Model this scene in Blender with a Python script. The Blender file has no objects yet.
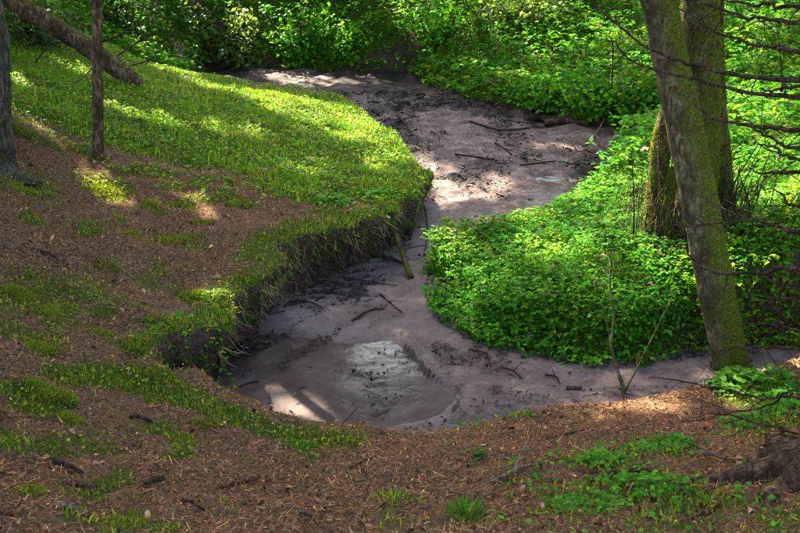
import bpy, math, random
import numpy as np
from mathutils import Vector

random.seed(7)
rng = np.random.default_rng(11)
R = math.radians
scene = bpy.context.scene
col = scene.collection

# ------------------------------------------------------------------ camera, world, sun, exposure
CAM_Z, PITCH, FPX = 2.6, R(20.0), 966.0          # pixel maths below uses the photograph's 800 x 533 frame
cam_d = bpy.data.cameras.new('camera')
cam = bpy.data.objects.new('camera', cam_d)
col.objects.link(cam)
cam.location = (0, 0, CAM_Z)
cam.rotation_euler = (R(90) - PITCH, 0, 0)
cam_d.sensor_width = 36.0
cam_d.lens = 36.0 * FPX / 800.0
cam_d.clip_start, cam_d.clip_end = 0.05, 500.0
cam_d.dof.use_dof = True
cam_d.dof.focus_distance = 6.3
cam_d.dof.aperture_fstop = 16.0
scene.camera = cam

SUN_EL, SUN_AZ = R(46.0), (-0.57, 0.82)          # towards the sun, in plan: far left
n_ = math.hypot(*SUN_AZ)
SUN = np.array([SUN_AZ[0] / n_ * math.cos(SUN_EL), SUN_AZ[1] / n_ * math.cos(SUN_EL), math.sin(SUN_EL)])
world = bpy.data.worlds.new('World')
scene.world = world
world.use_nodes = True
wn = world.node_tree
bg = wn.nodes['Background']
sky = wn.nodes.new('ShaderNodeTexSky')
sky.sky_type = 'NISHITA'
sky.sun_disc = False
sky.air_density, sky.dust_density, sky.ozone_density = 1.0, 3.0, 0.3
sky.sun_elevation = SUN_EL
sky.sun_rotation = math.atan2(SUN[0], SUN[1])
wn.links.new(sky.outputs[0], bg.inputs[0])
bg.inputs[1].default_value = 0.15
sun_d = bpy.data.lights.new('sun', 'SUN')
sun_d.energy = 5.0
sun_d.angle = R(0.5)
sun_d.color = (1.0, 0.93, 0.80)
sun_o = bpy.data.objects.new('sun', sun_d)
col.objects.link(sun_o)
sun_o.rotation_euler = Vector(SUN).to_track_quat('Z', 'Y').to_euler()
sun_o.location = (-10, 14, 20)
scene.view_settings.view_transform = 'Standard'
scene.view_settings.look = 'None'
scene.view_settings.exposure = 3.5
scene.view_settings.gamma = 1.0
scene.view_settings.use_white_balance = True      # set for the shade, as the photograph was
scene.view_settings.white_balance_temperature = 7000
scene.view_settings.use_curve_mapping = False
scene.render.engine = 'CYCLES'
scene.cycles.use_denoising = True
scene.cycles.filter_width = 1.1
scene.cycles.max_bounces = 6
scene.cycles.diffuse_bounces = 3
scene.cycles.glossy_bounces = 2
scene.cycles.transmission_bounces = 3
scene.cycles.transparent_max_bounces = 8
scene.cycles.caustics_reflective = False
scene.cycles.caustics_refractive = False

# ------------------------------------------------------------------ pixel -> direction helpers
_c, _s = math.cos(PITCH), math.sin(PITCH)


def ray(px, py):
    u, v = (px - 400.0) / FPX, (266.5 - py) / FPX
    return np.array([u, _c + v * _s, -_s + v * _c])


def on_z(px, py, z):
    d = ray(px, py)
    t = (z - CAM_Z) / d[2]
    return np.array([0, 0, CAM_Z]) + d * t


def on_y(px, py, Y):
    d = ray(px, py)
    t = Y / d[1]
    return np.array([0, 0, CAM_Z]) + d * t


# ------------------------------------------------------------------ numpy noise
def _hash(ix, iy, iz, seed):
    seed = int(seed * 10)
    h = (ix * 374761393 + iy * 668265263 + iz * 2147483647 + seed * 974634721) & 0xFFFFFFFF
    h = ((h ^ (h >> 13)) * 1274126177) & 0xFFFFFFFF
    h = h ^ (h >> 16)
    return (h & 0xFFFF) / 65535.0


def vnoise(x, y, seed=0, z=None):
    x = np.asarray(x, float); y = np.asarray(y, float)
    z = np.zeros_like(x) if z is None else np.asarray(z, float)
    xi, yi, zi = np.floor(x).astype(np.int64), np.floor(y).astype(np.int64), np.floor(z).astype(np.int64)
    fx, fy, fz = x - xi, y - yi, z - zi
    fx, fy, fz = [f * f * f * (f * (f * 6 - 15) + 10) for f in (fx, fy, fz)]
    def lay(k):
        a = _hash(xi, yi, k, seed); b = _hash(xi + 1, yi, k, seed)
        c = _hash(xi, yi + 1, k, seed); d = _hash(xi + 1, yi + 1, k, seed)
        return (a * (1 - fx) + b * fx) * (1 - fy) + (c * (1 - fx) + d * fx) * fy
    return (lay(zi) * (1 - fz) + lay(zi + 1) * fz) * 2 - 1


def fbm(x, y, sc, octv=3, seed=0, z=None):
    out, a, tot = 0.0, 1.0, 0.0
    for o in range(octv):
        f = 2.0 ** o / sc
        out = out + a * vnoise(np.asarray(x) * f + 17.3 * o, np.asarray(y) * f - 9.1 * o, seed + o, None if z is None else np.asarray(z) * f)
        tot += a; a *= 0.5
    return out / tot


def sstep(a, b, x):
    t = np.clip((x - a) / (b - a), 0, 1)
    return t * t * (3 - 2 * t)


# ------------------------------------------------------------------ mesh helpers
def mesh_np(name, V, F, mat, colr=None, smooth=True, attrs=None):
    V = np.asarray(V, np.float32).reshape(-1, 3); F = np.asarray(F, np.int32)
    me = bpy.data.meshes.new(name)
    me.vertices.add(len(V)); me.vertices.foreach_set('co', V.ravel())
    k = F.shape[1]
    me.loops.add(F.size); me.loops.foreach_set('vertex_index', F.ravel())
    me.polygons.add(len(F))
    me.polygons.foreach_set('loop_start', np.arange(0, F.size, k, dtype=np.int32))
    me.polygons.foreach_set('loop_total', np.full(len(F), k, np.int32))
    me.polygons.foreach_set('use_smooth', np.full(len(F), smooth, bool))
    if colr is not None:
        a = me.attributes.new('Col', 'FLOAT_COLOR', 'POINT')
        c = np.ones((len(V), 4), np.float32); c[:, :3] = colr
        a.data.foreach_set('color', c.ravel())
    for kx, v in (attrs or {}).items():
        a = me.attributes.new(kx, 'FLOAT', 'POINT')
        a.data.foreach_set('value', np.asarray(v, np.float32).ravel())
    me.update(); me.validate()
    if mat: me.materials.append(mat)
    return me


def obj(name, me, parent=None, label=None, cat=None, group=None, kind=None, loc=None):
    o = bpy.data.objects.new(name, me)
    col.objects.link(o)
    if parent is not None: o.parent = parent
    if loc is not None: o.location = loc
    if label: o['label'] = label
    if cat: o['category'] = cat
    if group: o['group'] = group
    if kind: o['kind'] = kind
    return o


def root(name, label, cat, loc, group=None):
    o = obj(name, None, None, label, cat, group, None, tuple(float(v) for v in loc))
    o.empty_display_size = 0.1
    return o


def scatter(tv, tf, P, S, M):
    """copies of a small template: tv (n,3), tf (m,k); P (N,3) places, S (N,) or (N,3) sizes, M (N,3,3) frames"""
    tv = np.asarray(tv, float); tf = np.asarray(tf, int)
    S = np.asarray(S, float)
    if S.ndim == 1: S = np.repeat(S[:, None], 3, 1)
    loc = tv[None] * S[:, None, :]
    V = np.einsum('nij,nkj->nki', M, loc) + P[:, None, :]
    F = tf[None] + (np.arange(len(P)) * len(tv))[:, None, None]
    return V.reshape(-1, 3), F.reshape(-1, tf.shape[1])


def frames(yaw, pitch, roll):
    """y axis = leaf length; yaw about z, pitch lifts the tip, roll about its length"""
    cy, sy, cp, sp, cr, sr = np.cos(yaw), np.sin(yaw), np.cos(pitch), np.sin(pitch), np.cos(roll), np.sin(roll)
    Z = np.zeros_like(cy); O = np.ones_like(cy)
    def m(rows): return np.stack([np.stack(r, -1) for r in rows], -2)
    Rz = m([[cy, -sy, Z], [sy, cy, Z], [Z, Z, O]])
    Rx = m([[O, Z, Z], [Z, cp, -sp], [Z, sp, cp]])
    Ry = m([[cr, Z, sr], [Z, O, Z], [-sr, Z, cr]])
    return Rz @ Rx @ Ry


def percol(c, n): return np.repeat(np.asarray(c), n, 0)


LEAF_V = np.array([[0, 0, 0], [-.30, .28, .07], [0, .33, 0], [.30, .28, .07], [-.27, .62, .03], [0, .68, -.03], [.27, .62, .03], [0, 1, -.12]])
LEAF_F = np.array([[0, 2, 1], [0, 3, 2], [1, 2, 5], [1, 5, 4], [2, 3, 6], [2, 6, 5], [4, 5, 7], [5, 6, 7]])
LEAF4_V = np.array([[0, 0, 0], [-.34, .42, .07], [0, .50, -.02], [.34, .42, .07], [0, 1, -.10]])
LEAF4_F = np.array([[0, 2, 1], [0, 3, 2], [1, 2, 4], [2, 3, 4]])
BLADE_V = np.array([[-.5, 0, 0], [.5, 0, 0], [-.36, .55, .10], [.36, .55, .10], [0, 1, .0]])
BLADE_F = np.array([[0, 1, 3], [0, 3, 2], [2, 3, 4]])
FLAKE_V = np.array([[-.5, -.5, .06], [.5, -.42, -.03], [.42, .5, .10], [-.45, .46, 0.0], [0, 0, -.07]])
FLAKE_F = np.array([[0, 1, 4], [1, 2, 4], [2, 3, 4], [3, 0, 4]])
NEEDLE_V = np.array([[-.5, -.5, 0], [.5, -.5, 0], [0, -.5, .8], [-.35, .5, 0], [.35, .5, 0], [0, .5, .6]])
NEEDLE_F = np.array([[0, 1, 4], [0, 4, 3], [1, 2, 5], [1, 5, 4], [2, 0, 3], [2, 3, 5]])
CARD_V = np.array([[0, 0, 0], [-.42, .5, .12], [.42, .5, .12], [0, 1, 0]])
CARD_F = np.array([[0, 2, 3], [0, 3, 1]])


def catmull(P, n):
    P = np.asarray(P, float)
    if len(P) < 3:
        t = np.linspace(0, 1, n)[:, None]
        return P[0] * (1 - t) + P[-1] * t
    Q = np.vstack([2 * P[0] - P[1], P, 2 * P[-1] - P[-2]])
    out = []
    for t in np.linspace(0, len(P) - 1 - 1e-6, n):
        i = int(t); f = t - i
        p0, p1, p2, p3 = Q[i:i + 4]
        out.append(.5 * (2 * p1 + (p2 - p0) * f + (2 * p0 - 5 * p1 + 4 * p2 - p3) * f * f + (3 * p1 - p0 - 3 * p2 + p3) * f ** 3))
    return np.array(out)


def tube(path, rad, n=8, rough=0.0, sc=0.1, seed=0, flare=None, cap=True):
    """tapered tube along path, quads; flare(s, ang) multiplies the radius"""
    P = np.asarray(path, float); r = np.broadcast_to(np.asarray(rad, float), (len(P),)).copy()
    T = np.gradient(P, axis=0); T /= np.linalg.norm(T, axis=1)[:, None] + 1e-12
    u = np.cross(T[0], [0.31, 0.2, 0.93]); 
    if np.linalg.norm(u) < 1e-3: u = np.cross(T[0], [1, 0, 0])
    u /= np.linalg.norm(u)
    V = []
    ang = np.linspace(0, 2 * math.pi, n, endpoint=False)
    for i in range(len(P)):
        u = u - T[i] * np.dot(u, T[i]); u /= np.linalg.norm(u)
        w = np.cross(T[i], u)
        rr = np.full(n, r[i])
        if flare is not None: rr = rr * flare(i / (len(P) - 1), ang)
        ring = P[i] + np.cos(ang)[:, None] * u * rr[:, None] + np.sin(ang)[:, None] * w * rr[:, None]
        V.append(ring)
    V = np.array(V)
    if rough:
        f = V.reshape(-1, 3)
        nz = fbm(f[:, 0], f[:, 1], sc, 3, seed, f[:, 2]).reshape(V.shape[:2])
        ctr = P[:, None, :]
        V = ctr + (V - ctr) * (1 + rough * nz)[:, :, None]
    m = len(P)
    F = [[i * n + j, i * n + (j + 1) % n, (i + 1) * n + (j + 1) % n, (i + 1) * n + j] for i in range(m - 1) for j in range(n)]
    V = V.reshape(-1, 3)
    if cap:
        V = np.vstack([V, P[0], P[-1]])
        a, b = len(V) - 2, len(V) - 1
        F += [[a, (j + 1) % n, j, a] for j in range(n)]
        F += [[b, (m - 1) * n + j, (m - 1) * n + (j + 1) % n, b] for j in range(n)]
    tri = []
    for q in F:
        if q[0] == q[3]: tri.append(q[:3])
        else: tri += [[q[0], q[1], q[2]], [q[0], q[2], q[3]]]
    return V, np.array(tri)


def join(parts):
    Vs, Fs, k = [], [], 0
    for V, F in parts:
        Vs.append(V); Fs.append(np.asarray(F) + k); k += len(V)
    return np.vstack(Vs), np.vstack(Fs)


# ------------------------------------------------------------------ materials
def new_mat(name):
    m = bpy.data.materials.new(name)
    m.use_nodes = True
    nt = m.node_tree
    for n in list(nt.nodes): nt.nodes.remove(n)
    return m, nt, nt.nodes, nt.links


def N(nt, t, **kw):
    n = nt.nodes.new(t)
    for k, v in kw.items(): setattr(n, k, v)
    return n


def noise(nt, vec, scale, detail=4.0, rough=0.6):
    n = N(nt, 'ShaderNodeTexNoise')
    n.inputs['Scale'].default_value = scale; n.inputs['Detail'].default_value = detail; n.inputs['Roughness'].default_value = rough
    nt.links.new(vec, n.inputs['Vector'])
    return n.outputs['Fac']


def ramp(nt, fac, stops):
    n = N(nt, 'ShaderNodeValToRGB')
    e = n.color_ramp.elements
    while len(e) < len(stops): e.new(0.5)
    for el, (p, c) in zip(e, stops):
        el.position = p; el.color = (*c, 1)
    nt.links.new(fac, n.inputs[0])
    return n.outputs[0]


def mixc(nt, fac, a, b, mode='MIX'):
    n = N(nt, 'ShaderNodeMix', data_type='RGBA', blend_type=mode)
    for s, v in ((n.inputs[0], fac), (n.inputs[6], a), (n.inputs[7], b)):
        if hasattr(v, 'is_linked') or isinstance(v, bpy.types.NodeSocket): nt.links.new(v, s)
        elif isinstance(v, (int, float)): s.default_value = v
        else: s.default_value = (*v, 1)
    return n.outputs[2]


def math_(nt, op, a, b=0.0, clamp=False):
    n = N(nt, 'ShaderNodeMath', operation=op, use_clamp=clamp)
    for s, v in ((n.inputs[0], a), (n.inputs[1], b)):
        if isinstance(v, bpy.types.NodeSocket): nt.links.new(v, s)
        else: s.default_value = v
    return n.outputs[0]


def maprange(nt, v, a, b, c=0.0, d=1.0):
    n = N(nt, 'ShaderNodeMapRange')
    nt.links.new(v, n.inputs[0])
    for i, x in zip((1, 2, 3, 4), (a, b, c, d)): n.inputs[i].default_value = x
    return n.outputs[0]


def attr(nt, name, out='Fac'):
    n = N(nt, 'ShaderNodeAttribute', attribute_name=name)
    return n.outputs[out]


def bump(nt, h, strength, dist):
    n = N(nt, 'ShaderNodeBump')
    n.inputs['Strength'].default_value = strength; n.inputs['Distance'].default_value = dist
    nt.links.new(h, n.inputs['Height'])
    return n.outputs[0]


def finish(nt, color, rough=0.9, nrm=None, spec=0.3):
    b = N(nt, 'ShaderNodeBsdfPrincipled'); o = N(nt, 'ShaderNodeOutputMaterial')
    if isinstance(color, bpy.types.NodeSocket): nt.links.new(color, b.inputs['Base Color'])
    else: b.inputs['Base Color'].default_value = (*color, 1)
    if isinstance(rough, bpy.types.NodeSocket): nt.links.new(rough, b.inputs['Roughness'])
    else: b.inputs['Roughness'].default_value = rough
    b.inputs['Specular IOR Level'].default_value = spec
    if nrm is not None: nt.links.new(nrm, b.inputs['Normal'])
    nt.links.new(b.outputs[0], o.inputs[0])
    return b, o


def leaf_mat(name, trans=0.5, rough=0.6, spec=0.12, ysh=(1.35, 1.2, 0.4)):
    m, nt, nn, ln = new_mat(name)
    c = attr(nt, 'Col', 'Color')
    tc = N(nt, 'ShaderNodeTexCoord').outputs['Object']
    v = maprange(nt, noise(nt, tc, 60, 2), .3, .7, .82, 1.15)
    c = mixc(nt, 1.0, c, v, 'MULTIPLY')
    b, o = finish(nt, c, rough, None, spec)
    t = N(nt, 'ShaderNodeBsdfTranslucent')
    ln.new(mixc(nt, 1.0, c, ysh, 'MULTIPLY'), t.inputs[0])
    mx = N(nt, 'ShaderNodeMixShader'); mx.inputs[0].default_value = trans
    ln.new(b.outputs[0], mx.inputs[1]); ln.new(t.outputs[0], mx.inputs[2]); ln.new(mx.outputs[0], o.inputs[0])
    return m


def dry_mat(name):
    m, nt, nn, ln = new_mat(name)
    c = attr(nt, 'Col', 'Color')
    tc = N(nt, 'ShaderNodeTexCoord').outputs['Object']
    c = mixc(nt, 1.0, c, maprange(nt, noise(nt, tc, 90, 3), .3, .7, .7, 1.25), 'MULTIPLY')
    finish(nt, c, 0.9, None, .04)
    return m


def bark_mat(name, dark, light, moss_lo, moss_hi, scale=1.0, moss_col=((.035, .055, .008), (.10, .13, .02))):
    m, nt, nn, ln = new_mat(name)
    tcn = N(nt, 'ShaderNodeTexCoord'); tc = tcn.outputs['Object']
    mp = N(nt, 'ShaderNodeMapping'); mp.inputs['Scale'].default_value = (1, 1, .28); ln.new(tc, mp.inputs[0])
    n1 = noise(nt, mp.outputs[0], 48 * scale, 8, .72)
    n2 = noise(nt, tc, 7 * scale, 4)
    vor = N(nt, 'ShaderNodeTexVoronoi', feature='DISTANCE_TO_EDGE'); vor.inputs['Scale'].default_value = 60 * scale
    ln.new(mp.outputs[0], vor.inputs['Vector'])
    c = ramp(nt, n1, [(.34, tuple(x * .45 for x in dark)), (.47, dark), (.55, tuple((a + b) / 2 for a, b in zip(dark, light))), (.68, tuple(x * 1.25 for x in light))])
    c = mixc(nt, maprange(nt, n2, .4, .65), c, tuple(x * .62 for x in dark))
    ms = attr(nt, 'moss')
    n3 = noise(nt, tc, 16, 5, .7)
    f = maprange(nt, math_(nt, 'ADD', ms, math_(nt, 'MULTIPLY', math_(nt, 'SUBTRACT', n3, .5), 1.1)), moss_lo, moss_hi)
    mc = ramp(nt, noise(nt, tc, 90, 5, .8), [(.35, tuple(x * .5 for x in moss_col[0])), (.5, moss_col[0]), (.66, tuple(x * 1.3 for x in moss_col[1]))])
    c = mixc(nt, f, c, mc)
    h = math_(nt, 'ADD', n1, math_(nt, 'MULTIPLY', maprange(nt, vor.outputs[0], 0, .25), .10))
    h = math_(nt, 'ADD', h, math_(nt, 'MULTIPLY', noise(nt, tc, 150, 2), math_(nt, 'MULTIPLY', f, .8)))
    lich = maprange(nt, noise(nt, tc, 11 * scale, 6, .75), .55, .68, 0, .55)
    c = mixc(nt, math_(nt, 'MULTIPLY', lich, math_(nt, 'SUBTRACT', 1.0, f)), c, tuple(min(.5, x * 1.5) for x in light))
    finish(nt, c, .9, bump(nt, h, 1.0, .03), .05)
    return m


def ground_mat():
    m, nt, nn, ln = new_mat('forest_floor')
    tc = N(nt, 'ShaderNodeTexCoord').outputs['Object']
    a = noise(nt, tc, 9, 6, .7); b = noise(nt, tc, 60, 5, .7); c3 = noise(nt, tc, 2.2, 4)
    lit = ramp(nt, b, [(.30, (.022, .012, .006)), (.46, (.105, .058, .031)), (.58, (.24, .148, .085)), (.74, (.42, .29, .18))])
    lit = mixc(nt, maprange(nt, a, .35, .65), lit, mixc(nt, .5, lit, (.060, .034, .020)))
    lit = mixc(nt, maprange(nt, c3, .45, .7, 0, .35), lit, (.15, .095, .062))
    g = ramp(nt, b, [(.25, (.022, .04, .006)), (.55, (.06, .095, .014)), (.8, (.11, .15, .03))])
    gm = maprange(nt, math_(nt, 'ADD', attr(nt, 'green'), math_(nt, 'MULTIPLY', math_(nt, 'SUBTRACT', a, .5), .9)), .3, .65)
    c = mixc(nt, gm, lit, g)
    sm = maprange(nt, math_(nt, 'ADD', attr(nt, 'soil'), math_(nt, 'MULTIPLY', math_(nt, 'SUBTRACT', a, .5), .5)), .35, .6)
    soil = ramp(nt, b, [(.3, (.016, .010, .007)), (.48, (.060, .040, .028)), (.62, (.13, .09, .064)), (.75, (.24, .17, .125))])
    c = mixc(nt, sm, c, soil)
    h = math_(nt, 'ADD', math_(nt, 'MULTIPLY', a, .6), b)
    finish(nt, c, .95, bump(nt, h, 1.0, .035), .03)
    return m


def bed_mat():
    m, nt, nn, ln = new_mat('wet_sand')
    tc = N(nt, 'ShaderNodeTexCoord').outputs['Object']
    a = noise(nt, tc, 3.2, 5, .6); b = noise(nt, tc, 22, 6, .7); g = noise(nt, tc, 260, 3, .6)
    c = ramp(nt, a, [(.3, (.095, .073, .070)), (.5, (.148, .116, .110)), (.72, (.225, .182, .172))])
    c = mixc(nt, maprange(nt, noise(nt, tc, 9, 7, .75), .47, .7, 0, .7), c, (.042, .030, .029))
    c = mixc(nt, maprange(nt, noise(nt, tc, 75, 4, .8), .58, .70, 0, .7), c, (.05, .04, .038))
    br = attr(nt, 'brown')
    c = mixc(nt, br, c, ramp(nt, mixc(nt, .5, b, noise(nt, tc, 5, 6, .75)), [(.38, (.020, .013, .011)), (.50, (.080, .054, .046)), (.62, (.24, .175, .145))]))
    c = mixc(nt, maprange(nt, g, .35, .7, .0, .35), c, (.06, .047, .05))
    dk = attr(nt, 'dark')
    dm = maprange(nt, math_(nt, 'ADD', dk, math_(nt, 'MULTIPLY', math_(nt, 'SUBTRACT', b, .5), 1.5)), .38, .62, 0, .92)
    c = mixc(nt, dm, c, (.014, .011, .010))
    wet = attr(nt, 'wet')
    c = mixc(nt, wet, c, mixc(nt, 1.0, c, (.72, .70, .70), 'MULTIPLY'))
    r = maprange(nt, math_(nt, 'ADD', wet, math_(nt, 'MULTIPLY', math_(nt, 'SUBTRACT', b, .5), .5)), .1, .9, .8, .38)
    h = math_(nt, 'ADD', b, math_(nt, 'MULTIPLY', g, .3))
    finish(nt, c, r, bump(nt, h, .8, .016), .10)
    return m


def water_mat():
    m, nt, nn, ln = new_mat('shallow_water')
    tc = N(nt, 'ShaderNodeTexCoord').outputs['Object']
    bp = bump(nt, noise(nt, tc, 6, 4), .12, .03)
    fr = N(nt, 'ShaderNodeFresnel'); fr.inputs[0].default_value = 1.33; ln.new(bp, fr.inputs['Normal'])
    t = N(nt, 'ShaderNodeBsdfTransparent'); t.inputs[0].default_value = (.97, .96, .95, 1)
    g = N(nt, 'ShaderNodeBsdfGlossy'); g.inputs['Roughness'].default_value = .10; ln.new(bp, g.inputs['Normal'])
    mx = N(nt, 'ShaderNodeMixShader'); o = N(nt, 'ShaderNodeOutputMaterial')
    ln.new(fr.outputs[0], mx.inputs[0]); ln.new(t.outputs[0], mx.inputs[1]); ln.new(g.outputs[0], mx.inputs[2]); ln.new(mx.outputs[0], o.inputs[0])
    return m


M_GROUND, M_BED, M_WATER = ground_mat(), bed_mat(), water_mat()
M_LEAF = leaf_mat('herb_leaf')
M_GRASS = leaf_mat('grass_blade', .5, .6, .15)
M_MOSS = leaf_mat('moss_fuzz', .3, .9, .1)
M_CROWN = leaf_mat('tree_leaf', .12, .5, .3)
M_DRY = dry_mat('dry_litter')
M_BARK_GREY = bark_mat('grey_bark', (.080, .064, .034), (.25, .205, .125), .36, .75, 1.0, ((.085, .105, .012), (.21, .24, .03)))
M_BARK_BROWN = bark_mat('brown_bark', (.055, .035, .020), (.22, .15, .095), .5, .8, 1.0, ((.07, .09, .010), (.17, .20, .025)))
M_BARK_MOSSY = bark_mat('mossy_bark', (.045, .032, .018), (.16, .12, .07), .25, .6, 1.0, ((.08, .105, .008), (.21, .25, .025)))
M_DEAD = bark_mat('dead_twig_bark', (.040, .026, .019), (.15, .10, .075), .6, .9, 2.0)
M_PALE = bark_mat('pale_twig_bark', (.19, .135, .088), (.46, .36, .26), .6, .95, 2.0)

# ------------------------------------------------------------------ terrain
STREAM_PX = [(186, 392), (215, 408), (262, 421), (300, 431), (335, 435), (400, 432), (445, 424), (480, 411), (530, 403), (600, 402),
             (660, 396), (705, 388), (770, 384), (900, 385), (1100, 380), (1100, 350), (900, 352), (770, 358), (700, 364), (640, 374), (590, 376), (540, 368), (500, 358), (465, 345),
             (440, 328), (428, 300), (425, 278), (445, 262), (480, 253), (520, 240), (560, 222), (590, 205), (606, 186), (622, 168), (650, 152), (700, 140),
             (690, 128), (640, 128), (600, 128), (560, 121), (510, 112), (460, 103), (432, 92), (405, 77), (350, 74), (300, 72), (250, 71), (205, 69),
             (205, 77, .2), (250, 83, .14), (310, 90, .10), (350, 103, .12), (382, 125, .2), (402, 150, .3), (424, 180, .36), (404, 200, .42), (365, 212, .45), (330, 221, .47), (292, 237, .46), (264, 261, .42), (240, 284, .37), (210, 306, .37), (191, 326, .40), (174, 350, .38), (172, 388, .0)]
SP = np.array([on_z(p[0], p[1], p[2] if len(p) > 2 else 0.0)[:2] for p in STREAM_PX])   # a third number: seen at the bank's lip, that high


def poly_sd(x, y, poly):
    """signed distance to a closed plan polygon, negative inside"""
    x = np.asarray(x, float); y = np.asarray(y, float)
    best = np.full(x.shape, 1e9); inside = np.zeros(x.shape, bool)
    n = len(poly)
    for i in range(n):
        ax, ay = poly[i]; bx, by = poly[(i + 1) % n]
        dx, dy = bx - ax, by - ay
        t = np.clip(((x - ax) * dx + (y - ay) * dy) / (dx * dx + dy * dy + 1e-12), 0, 1)
        best = np.minimum(best, (x - ax - t * dx) ** 2 + (y - ay - t * dy) ** 2)
        cr = (ay > y) != (by > y)
        inside ^= cr & (x < (bx - ax) * (y - ay) / (by - ay + 1e-15) + ax)
    return np.where(inside, -1, 1) * np.sqrt(best)


CTRL = [  # photograph pixel, height above the stream bed
    (424, 178, .37), (395, 196, .43), (330, 213, .48), (286, 232, .47), (255, 258, .43), (228, 280, .39), (202, 300, .39), (180, 322, .41), (155, 352, .39), (138, 382, .36), (200, 250, .48), (240, 225, .51),
    (100, 200, .66), (0, 260, .64), (0, 165, .92), (90, 150, .82), (105, 300, .46), (0, 350, .57), (150, 250, .53), (-150, 260, .95), (-150, 160, 1.25), (-300, 250, 1.3),
    (340, 130, .42), (250, 110, .56), (250, 165, .56), (130, 85, .82), (330, 92, .13), (280, 88, .18), (225, 80, .28), (180, 74, .42), (0, 60, 1.12), (40, 42, 1.10), (390, 130, .34), (-150, 60, 1.5),
    (470, 290, .13), (510, 300, .23), (570, 280, .33), (620, 325, .22), (570, 345, .12), (650, 240, .44), (610, 200, .32), (575, 225, .22), (700, 300, .34), (790, 270, .60), (790, 335, .35), (650, 180, .40), (900, 300, .6),
    (680, 350, .20),
    (735, 385, .16), (640, 415, .20), (560, 420, .20), (440, 445, .24), (330, 450, .26), (250, 435, .28), (150, 400, .33), (60, 385, .46), (200, 500, .50), (400, 520, .50), (600, 500, .50), (790, 470, .56), (790, 410, .30), (0, 460, .62), (0, 530, .70), (950, 480, .75), (900, 400, .4),
    (500, 85, .28), (500, 55, .55), (500, 20, 1.0), (500, -20, 1.55), (600, 105, .26), (620, 60, .62), (620, 10, 1.15), (790, 100, .78), (790, 200, .62), (790, 20, 1.38), (700, 110, .45), (410, 62, .24), (410, 30, .74), (410, 0, 1.18), (410, -25, 1.58),
    (300, 58, .20), (300, 30, .64), (300, 0, 1.12), (300, -25, 1.54), (150, 40, .62), (150, 10, 1.07), (150, -20, 1.53), (40, 15, 1.30), (1000, 150, 1.1), (1000, 60, 1.7)]
CP = np.array([on_z(x, y, z) for x, y, z in CTRL] + [np.array(p) for p in (
    (0, 0, 1.0), (-2, 0, 1.1), (2, 0, 1.05), (-5, 1, 1.6), (5, 1, 1.5), (0, -6, 1.3), (-8, -6, 2.0), (8, -6, 1.8), (0, 22, 3.2), (-8, 22, 3.4), (8, 20, 3.3), (0, 32, 5.5), (-16, 30, 5.5), (16, 28, 5.5), (-14, 12, 3.0), (14, 12, 3.0), (-14, 2, 2.6), (14, 2, 2.4))])


def tps_fit(P, lam=0.02):
    n = len(P)
    d = np.linalg.norm(P[:, None, :2] - P[None, :, :2], axis=2)
    K = np.where(d > 0, d * d * np.log(d + 1e-12), 0) + lam * np.eye(n)
    A = np.zeros((n + 3, n + 3)); A[:n, :n] = K; A[:n, n] = 1; A[:n, n + 1:] = P[:, :2]; A[n, :n] = 1; A[n + 1:, :n] = P[:, :2].T
    return np.linalg.solve(A, np.concatenate([P[:, 2], np.zeros(3)]))


TPS = tps_fit(CP)


def upland(x, y):
    z = TPS[-3] + TPS[-2] * x + TPS[-1] * y
    for i, p in enumerate(CP):
        d2 = (x - p[0]) ** 2 + (y - p[1]) ** 2
        z = z + TPS[i] * 0.5 * d2 * np.log(d2 + 1e-12)
    return z


def idw(x, y, pts):
    num = den = 0.0
    for px_, py_, v in pts:
        w = 1.0 / ((x - px_) ** 2 + (y - py_) ** 2 + .05) ** 1.5
        num = num + w * v; den = den + w
    return num / den


def pxw(lst, z=0.2): return [(*on_z(a, b, z)[:2], v) for a, b, v in lst]


BANK_W = pxw([(400, 215, .07), (330, 250, .07), (270, 290, .07), (220, 330, .07), (185, 360, .09), (200, 405, .3), (300, 435, .32), (450, 430, .45), (600, 405, .35), (700, 390, .25),
              (430, 290, .45), (500, 355, .50), (600, 370, .38), (520, 240, .25), (600, 195, .3), (420, 170, .14), (370, 115, .25), (300, 90, .3), (560, 115, .2), (640, 125, .12), (450, 95, .4), (300, 70, .3)])
UNDER = pxw([(405, 205, .8), (370, 245, 1), (330, 262, 1.2), (270, 290, 1.2), (220, 330, 1.2), (190, 350, 1.15), (425, 170, .5), (160, 390, .1), (200, 410, 0), (300, 435, 0), (450, 430, 0), (600, 405, 0), (700, 390, 0),
             (430, 290, .1), (500, 355, .2), (600, 370, .3), (520, 240, 0), (600, 195, 0), (370, 115, .1), (300, 90, 0), (560, 115, .3), (620, 125, .8), (660, 130, .8), (450, 95, 0), (300, 70, 0)])


def axis(parts):
    out = []
    for a, b, st in parts: out += list(np.arange(a, b, st))
    return np.array(out)


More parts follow.
